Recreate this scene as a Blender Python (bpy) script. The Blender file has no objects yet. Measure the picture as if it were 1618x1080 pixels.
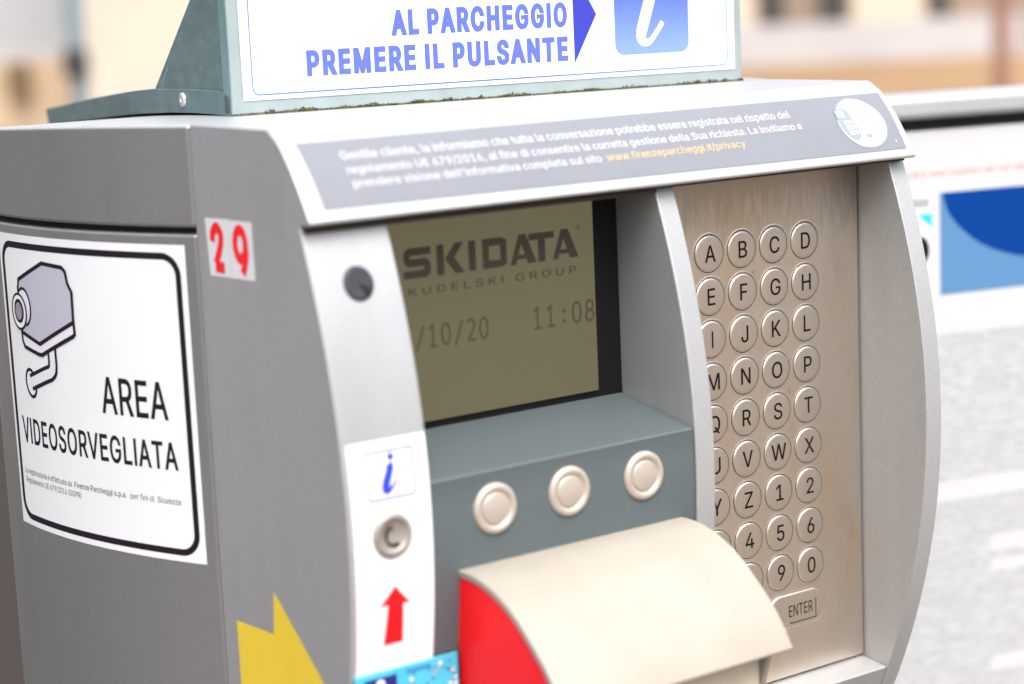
import bpy, bmesh, math, random
from mathutils import Vector, Matrix
from mathutils.geometry import tessellate_polygon, delaunay_2d_cdt

S = bpy.context.scene
COL = S.collection
Z0 = 1.345                      # height of the top left key above the ground

# ------------------------------------------------------------------ camera
cam_d = bpy.data.cameras.new('camera'); cam = bpy.data.objects.new('camera', cam_d); COL.objects.link(cam)
cx = Vector((0.8129, -0.5808, -0.0437)); cd = Vector((-0.1330, -0.1121, -0.9848)); cf = Vector((0.5670, 0.8063, -0.1683))
cam.matrix_world = Matrix(((cx.x, -cd.x, -cf.x, -0.5344), (cx.y, -cd.y, -cf.y, -0.6158),
                           (cx.z, -cd.z, -cf.z, 0.1052 + Z0), (0, 0, 0, 1)))
cam_d.sensor_width = 36.0; cam_d.lens = 3123.9 / 1618 * 36.0
cam_d.clip_start = 0.01; cam_d.clip_end = 600
cam_d.dof.use_dof = True; cam_d.dof.focus_distance = 0.835; cam_d.dof.aperture_fstop = 6.0
cam_d.dof.aperture_blades = 0
S.camera = cam

# ------------------------------------------------------------------ light
SUN_EL, SUN_AZ = math.radians(54), math.radians(193)      # azimuth from +Y clockwise
to_sun = Vector((math.sin(SUN_AZ) * math.cos(SUN_EL), math.cos(SUN_AZ) * math.cos(SUN_EL), math.sin(SUN_EL)))
W = bpy.data.worlds.new('World'); S.world = W; W.use_nodes = True
nt = W.node_tree; nt.nodes.clear()
sky = nt.nodes.new('ShaderNodeTexSky'); sky.sky_type = 'NISHITA'; sky.sun_disc = False
sky.sun_elevation = SUN_EL; sky.sun_rotation = SUN_AZ; sky.dust_density = 4.0; sky.air_density = 1.0; sky.ozone_density = 1.0
hs = nt.nodes.new('ShaderNodeHueSaturation'); hs.inputs['Saturation'].default_value = 0.35
bg = nt.nodes.new('ShaderNodeBackground'); bg.inputs['Strength'].default_value = 0.15
wo = nt.nodes.new('ShaderNodeOutputWorld')
nt.links.new(sky.outputs[0], hs.inputs['Color'])
wt = nt.nodes.new('ShaderNodeTexCoord'); ws = nt.nodes.new('ShaderNodeSeparateXYZ'); wr = nt.nodes.new('ShaderNodeMapRange')   # overcast: brighter overhead
wr.inputs['From Min'].default_value = 0.0; wr.inputs['From Max'].default_value = 1.0; wr.inputs['To Min'].default_value = 0.22; wr.inputs['To Max'].default_value = 2.7
wm = nt.nodes.new('ShaderNodeVectorMath'); wm.operation = 'SCALE'
nt.links.new(wt.outputs['Generated'], ws.inputs[0]); nt.links.new(ws.outputs['Z'], wr.inputs['Value'])
nt.links.new(hs.outputs[0], wm.inputs[0]); nt.links.new(wr.outputs[0], wm.inputs['Scale']); nt.links.new(wm.outputs[0], bg.inputs['Color'])
nt.links.new(bg.outputs[0], wo.inputs[0])
sun_d = bpy.data.lights.new('sun', 'SUN'); sun_d.energy = 1.0; sun_d.angle = math.radians(30); sun_d.color = (1.0, 0.96, 0.90)
sun = bpy.data.objects.new('sun', sun_d); COL.objects.link(sun)
sun.rotation_euler = (-to_sun).to_track_quat('-Z', 'Y').to_euler()
S.view_settings.view_transform = 'Standard'; S.view_settings.look = 'None'
S.view_settings.exposure = 0.74; S.view_settings.gamma = 1.0; S.view_settings.use_curve_mapping = False
S.cycles.max_bounces = 8
random.seed(7)

# ------------------------------------------------------------------ materials
def mat(name, base, rough=0.5, metal=0.0, var=0.0, vscale=40.0, bump=0.0, bscale=900.0, spec=0.5, stretch=None, dark=None, coat=0.0, rvar=0.0, detail=4.0):
    m = bpy.data.materials.new(name); m.use_nodes = True
    t = m.node_tree; b = t.nodes['Principled BSDF']
    b.inputs['Base Color'].default_value = (*base, 1); b.inputs['Roughness'].default_value = rough
    b.inputs['Metallic'].default_value = metal; b.inputs['Specular IOR Level'].default_value = spec
    b.inputs['Coat Weight'].default_value = coat
    tc = t.nodes.new('ShaderNodeTexCoord'); mp = t.nodes.new('ShaderNodeMapping')
    t.links.new(tc.outputs['Object'], mp.inputs[0])
    if stretch: mp.inputs['Scale'].default_value = stretch
    if var or rvar:
        n = t.nodes.new('ShaderNodeTexNoise'); n.inputs['Scale'].default_value = vscale; n.inputs['Detail'].default_value = detail; n.inputs['Roughness'].default_value = 0.65
        t.links.new(mp.outputs[0], n.inputs['Vector'])
    if var:
        r = t.nodes.new('ShaderNodeMapRange'); r.inputs['From Min'].default_value = 0.3; r.inputs['From Max'].default_value = 0.7
        t.links.new(n.outputs['Fac'], r.inputs['Value'])
        mx = t.nodes.new('ShaderNodeMix'); mx.data_type = 'RGBA'
        d = dark or tuple(c * (1 - var) for c in base)
        l = tuple(min(1, c * (1 + var * 0.6)) for c in base)
        mx.inputs['A'].default_value = (*d, 1); mx.inputs['B'].default_value = (*l, 1)
        t.links.new(r.outputs[0], mx.inputs['Factor']); t.links.new(mx.outputs['Result'], b.inputs['Base Color'])
    if rvar:
        r2 = t.nodes.new('ShaderNodeMapRange'); r2.inputs['From Min'].default_value = 0.3; r2.inputs['From Max'].default_value = 0.7
        r2.inputs['To Min'].default_value = rough - rvar; r2.inputs['To Max'].default_value = rough + rvar
        t.links.new(n.outputs['Fac'], r2.inputs['Value']); t.links.new(r2.outputs[0], b.inputs['Roughness'])
    if bump:
        n2 = t.nodes.new('ShaderNodeTexNoise'); n2.inputs['Scale'].default_value = bscale; n2.inputs['Detail'].default_value = 3
        t.links.new(mp.outputs[0], n2.inputs['Vector'])
        bp = t.nodes.new('ShaderNodeBump'); bp.inputs['Strength'].default_value = bump; bp.inputs['Distance'].default_value = 0.0004
        t.links.new(n2.outputs['Fac'], bp.inputs['Height']); t.links.new(bp.outputs[0], b.inputs['Normal'])
    return m

M = {}
M['silver'] = mat('silver_paint', (0.415, 0.42, 0.43), 0.42, 0.48, 0.10, 1300, 0.22, 1100, detail=2)
M['panel'] = mat('side_panel_paint', (0.31, 0.322, 0.33), 0.38, 0.76, 0.10, 1300, 0.25, 1100, detail=2)
M['rear'] = mat('rear_paint', (0.10, 0.085, 0.075), 0.5, 0.1)
M['gap'] = mat('gap_black', (0.006, 0.006, 0.006), 0.9)
M['steel'] = mat('brushed_steel', (0.78, 0.695, 0.60), 0.36, 1.0, 0.07, 60, 0.04, 120, stretch=(75, 75, 1.0), rvar=0.05)
def add_stain_shade(m, z_top, depth, col):
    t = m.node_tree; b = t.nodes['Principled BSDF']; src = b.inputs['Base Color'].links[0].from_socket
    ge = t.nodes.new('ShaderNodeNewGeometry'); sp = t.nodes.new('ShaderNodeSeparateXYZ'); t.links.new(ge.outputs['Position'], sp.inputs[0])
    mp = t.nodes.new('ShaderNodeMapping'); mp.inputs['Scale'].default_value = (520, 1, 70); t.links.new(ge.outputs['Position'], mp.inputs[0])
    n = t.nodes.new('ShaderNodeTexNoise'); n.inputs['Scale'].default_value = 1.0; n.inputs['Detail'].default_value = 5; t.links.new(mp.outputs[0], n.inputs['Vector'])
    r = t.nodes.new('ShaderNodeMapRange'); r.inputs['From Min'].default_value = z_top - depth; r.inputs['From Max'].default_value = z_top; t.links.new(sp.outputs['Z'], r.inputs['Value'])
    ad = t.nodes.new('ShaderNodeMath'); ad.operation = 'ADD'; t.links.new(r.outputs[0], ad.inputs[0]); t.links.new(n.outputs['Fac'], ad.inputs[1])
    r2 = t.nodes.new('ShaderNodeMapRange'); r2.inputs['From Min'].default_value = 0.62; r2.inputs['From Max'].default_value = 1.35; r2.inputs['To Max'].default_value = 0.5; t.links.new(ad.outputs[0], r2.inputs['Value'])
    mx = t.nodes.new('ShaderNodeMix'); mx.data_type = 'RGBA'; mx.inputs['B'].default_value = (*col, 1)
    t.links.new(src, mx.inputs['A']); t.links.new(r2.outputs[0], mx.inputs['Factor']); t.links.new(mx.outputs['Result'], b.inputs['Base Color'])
def add_patches(m, col, scale, lo, hi, amount):
    t = m.node_tree; b = t.nodes['Principled BSDF']; src = b.inputs['Base Color'].links[0].from_socket
    ge = t.nodes.new('ShaderNodeNewGeometry'); mp = t.nodes.new('ShaderNodeMapping'); mp.inputs['Scale'].default_value = scale; t.links.new(ge.outputs['Position'], mp.inputs[0])
    n = t.nodes.new('ShaderNodeTexNoise'); n.inputs['Scale'].default_value = 1.0; n.inputs['Detail'].default_value = 3; n.inputs['Roughness'].default_value = .5; t.links.new(mp.outputs[0], n.inputs['Vector'])
    r = t.nodes.new('ShaderNodeMapRange'); r.inputs['From Min'].default_value = lo; r.inputs['From Max'].default_value = hi; r.inputs['To Max'].default_value = amount; t.links.new(n.outputs['Fac'], r.inputs['Value'])
    mx = t.nodes.new('ShaderNodeMix'); mx.data_type = 'RGBA'; mx.inputs['B'].default_value = (*col, 1)
    t.links.new(src, mx.inputs['A']); t.links.new(r.outputs[0], mx.inputs['Factor']); t.links.new(mx.outputs['Result'], b.inputs['Base Color'])
add_patches(M['steel'], (0.80, 0.60, 0.41), (34, 1, 15), .46, .72, .7)
add_patches(M['steel'], (0.50, 0.42, 0.35), (60, 1, 40), .56, .82, .4)
add_patches(M['silver'], (0.33, 0.325, 0.32), (45, 45, 9), .50, .75, .35)
add_patches(M['panel'], (0.25, 0.25, 0.25), (40, 40, 7), .50, .75, .4)
add_stain_shade(M['steel'], Z0 + .030, .034, (0.20, 0.145, 0.10))  # brown streak stain; the hood's dark reflection is painted into it too
M['key'] = mat('key_steel', (0.76, 0.68, 0.59), 0.36, 1.0, 0.08, 60, 0.04, 120, stretch=(60, 60, 0.9), rvar=0.05)
M['legend'] = mat('key_legend', (0.008, 0.007, 0.007), 0.7, spec=.1)
M['bluegrey'] = mat('blue_grey_plastic', (0.072, 0.090, 0.096), 0.5, 0, 0.05, 300, 0.12, 1200, spec=.6)
M['bezel'] = mat('bezel_black', (0.006, 0.006, 0.0065), 0.4, spec=.2)
M['lcd'] = mat('lcd_olive', (0.024, 0.021, 0.012), 0.25, 0, 0.05, 12, spec=.12)
M['lcd'].node_tree.nodes['Principled BSDF'].inputs['Emission Color'].default_value = (0.063, 0.056, 0.034, 1)   # the lit display
M['lcd'].node_tree.nodes['Principled BSDF'].inputs['Emission Strength'].default_value = 1.25
M['lcdtext'] = mat('lcd_segment', (0.050, 0.036, 0.026), 0.3)
M['nickel'] = mat('nickel_button', (0.44, 0.385, 0.335), 0.42, 0.35, 0.06, 300)
M['nickel2'] = mat('worn_button', (0.30, 0.275, 0.25), 0.5, 0.4, 0.15, 300)
M['darkmark'] = mat('dark_mark', (0.03, 0.027, 0.025), 0.5)
M['slate'] = mat('slate_plastic', (0.017, 0.021, 0.026), 0.5, 0, 0.1, 500)
M['cream'] = mat('cream_plastic', (0.305, 0.275, 0.230), 0.45, 0, 0.10, 22, 0.06, 700)
M['creamdark'] = mat('cream_inside', (0.62, 0.54, 0.43), 0.5, 0, 0.06, 60)
M['red'] = mat('red_film', (0.82, 0.010, 0.014), 0.45, 0, 0.04, 30, spec=.2)
M['white'] = mat('white_film', (0.66, 0.67, 0.685), 0.5, 0, 0.02, 20)
M['signwhite'] = mat('sign_film', (0.72, 0.735, 0.745), 0.35, 0, 0.02, 14)
M['ink'] = mat('black_ink', (0.012, 0.008, 0.014), 0.6, spec=.12)
M['lilac'] = mat('lilac_ink', (0.40, 0.39, 0.47), 0.4)
M['palegrey'] = mat('pale_grey_ink', (0.62, 0.62, 0.67), 0.4)
M['midgrey'] = mat('mid_grey_ink', (0.22, 0.21, 0.25), 0.4)
M['signblue'] = mat('sign_blue', (0.080, 0.115, 0.43), 0.4, 0, 0.05, 200)
M['signblue2'] = mat('sign_blue_deep', (0.026, 0.034, 0.33), 0.4)
M['lineblue'] = mat('sign_line_blue', (0.05, 0.12, 0.50), 0.4)
M['scriptblue'] = mat('script_blue', (0.02, 0.04, 0.55), 0.4)
M['paleblue'] = mat('pale_line', (0.20, 0.22, 0.36), 0.4)
M['labelgrey'] = mat('label_grey', (0.165, 0.176, 0.20), 0.6, 0, 0.04, 30, spec=.25)
M['labelgrey2'] = mat('label_grey_light', (0.20, 0.235, 0.275), 0.6, spec=.25)
M['labelpink'] = mat('label_pink', (0.46, 0.27, 0.27), 0.45)
M['labelyellow'] = mat('label_yellow', (0.48, 0.36, 0.17), 0.45)
M['labeltext'] = mat('label_text_white', (0.46, 0.46, 0.47), 0.45)
M['yellow'] = mat('yellow_film', (0.78, 0.56, 0.035), 0.4, 0, 0.05, 30)
M['cyan'] = mat('cyan_film', (0.06, 0.42, 0.58), 0.35, 0, 0.15, 60)
M['navy'] = mat('navy_film', (0.010, 0.016, 0.15), 0.4)
M['midblue'] = mat('mid_blue_film', (0.03, 0.20, 0.42), 0.4)
M['teal'] = mat('painted_sheet', (0.135, 0.210, 0.220), 0.42, 0.30, 0.22, 70, 0.10, 700, stretch=(1, 1, 2.2))
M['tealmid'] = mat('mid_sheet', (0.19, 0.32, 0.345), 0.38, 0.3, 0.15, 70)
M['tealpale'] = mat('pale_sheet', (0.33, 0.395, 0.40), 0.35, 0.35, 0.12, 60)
M['screw'] = mat('screw_zinc', (0.62, 0.60, 0.57), 0.35, 0.7, 0.1, 900)
M['moss'] = mat('moss', (0.105, 0.105, 0.025), 0.95, 0, 0.6, 260, dark=(0.028, 0.027, 0.010))
M['scratch'] = mat('bare_scratch', (0.45, 0.52, 0.52), 0.5, 0.2)

# the blue square of the info sign fades from deep to light blue by print
def gradient_mat(name, c0, c1, z0, z1):
    m = mat(name, c0, 0.35); t = m.node_tree; b = t.nodes['Principled BSDF']
    tc = t.nodes.new('ShaderNodeTexCoord'); sp = t.nodes.new('ShaderNodeSeparateXYZ'); r = t.nodes.new('ShaderNodeMapRange')
    r.inputs['From Min'].default_value = z0; r.inputs['From Max'].default_value = z1
    mx = t.nodes.new('ShaderNodeMix'); mx.data_type = 'RGBA'; mx.inputs['A'].default_value = (*c0, 1); mx.inputs['B'].default_value = (*c1, 1)
    t.links.new(tc.outputs['Object'], sp.inputs[0]); t.links.new(sp.outputs['Z'], r.inputs['Value']); t.links.new(r.outputs[0], mx.inputs['Factor'])
    t.links.new(mx.outputs['Result'], b.inputs['Base Color']); return m
M['iconblue'] = gradient_mat('icon_blue', (0.16, 0.25, 0.62), (0.04, 0.07, 0.38), 0.018, 0.050)

# ------------------------------------------------------------------ object helpers
WL = {}                                      # world location of every object made
def finish(o, loc, parent):
    WL[o.name] = Vector(loc)
    if parent is not None:
        o.parent = parent; o.location = Vector(loc) - WL[parent.name]
    else:
        o.location = loc
    COL.objects.link(o); return o
def tag(o, label=None, cat=None, group=None, kind=None):
    if label: o['label'] = label
    if cat: o['category'] = cat
    if group: o['group'] = group
    if kind: o['kind'] = kind
    return o
def empty(name, loc, label, cat, group=None):
    o = bpy.data.objects.new(name, None); o.empty_display_size = 0.05
    finish(o, loc, None); return tag(o, label, cat, group)
def mesh_obj(name, bm, mats, parent=None, loc=None, bevel=0.0, seg=2, smooth=35, absolute=True):
    """bm holds machine coordinates (z=0 at the first key); the mesh is stored relative to loc."""
    if loc is None:
        loc = WL[parent.name] - Vector((0, 0, Z0)) if parent is not None else Vector((0, 0, 0))
    loc = Vector(loc)
    bmesh.ops.translate(bm, verts=bm.verts, vec=-loc)
    me = bpy.data.meshes.new(name); bm.to_mesh(me); bm.free()
    for mm in (mats if isinstance(mats, (list, tuple)) else [mats]): me.materials.append(mm)
    for p in me.polygons: p.use_smooth = True
    me.set_sharp_from_angle(angle=math.radians(smooth))
    o = bpy.data.objects.new(name, me)
    finish(o, loc + Vector((0, 0, Z0)), parent)
    if bevel:
        b = o.modifiers.new('bevel', 'BEVEL'); b.width = bevel; b.segments = seg; b.limit_method = 'ANGLE'; b.angle_limit = math.radians(40); b.harden_normals = True
    return o
def box(bm, x0, x1, y0, y1, z0, z1, mi=0):
    v = [bm.verts.new((x, y, z)) for x in (x0, x1) for y in (y0, y1) for z in (z0, z1)]
    for f in ((0, 1, 3, 2), (4, 6, 7, 5), (0, 4, 5, 1), (2, 3, 7, 6), (0, 2, 6, 4), (1, 5, 7, 3)):
        bm.faces.new([v[i] for i in f]).material_index = mi
def prism(bm, pts, f0, f1, mi=0):
    """closed polygon pts, mapped to 3D by f0 (near face) and f1 (far face)"""
    a = [bm.verts.new(f0(*p)) for p in pts]; b = [bm.verts.new(f1(*p)) for p in pts]
    bm.faces.new(a).material_index = mi; bm.faces.new(b[::-1]).material_index = mi
    for i in range(len(pts)):
        j = (i + 1) % len(pts); bm.faces.new((a[i], b[i], b[j], a[j])).material_index = mi
    bmesh.ops.recalc_face_normals(bm, faces=bm.faces)
def lathe(bm, prof, fn, n=40, mi=0, cap=True):
    """prof: list of (radius, height); fn(a, b, h) -> 3D"""
    rows = []
    for r, h in prof:
        if r == 0: rows.append([bm.verts.new(fn(0, 0, h))])
        else: rows.append([bm.verts.new(fn(r * math.cos(2 * math.pi * k / n), r * math.sin(2 * math.pi * k / n), h)) for k in range(n)])
    for A, B in zip(rows, rows[1:]):
        for k in range(n):
            k2 = (k + 1) % n
            q = [A[k % len(A)], A[k2 % len(A)], B[k2 % len(B)], B[k % len(B)]]
            u = []
            for w in q:
                if w not in u: u.append(w)
            if len(u) > 2: bm.faces.new(u).material_index = mi
    return rows

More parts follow.
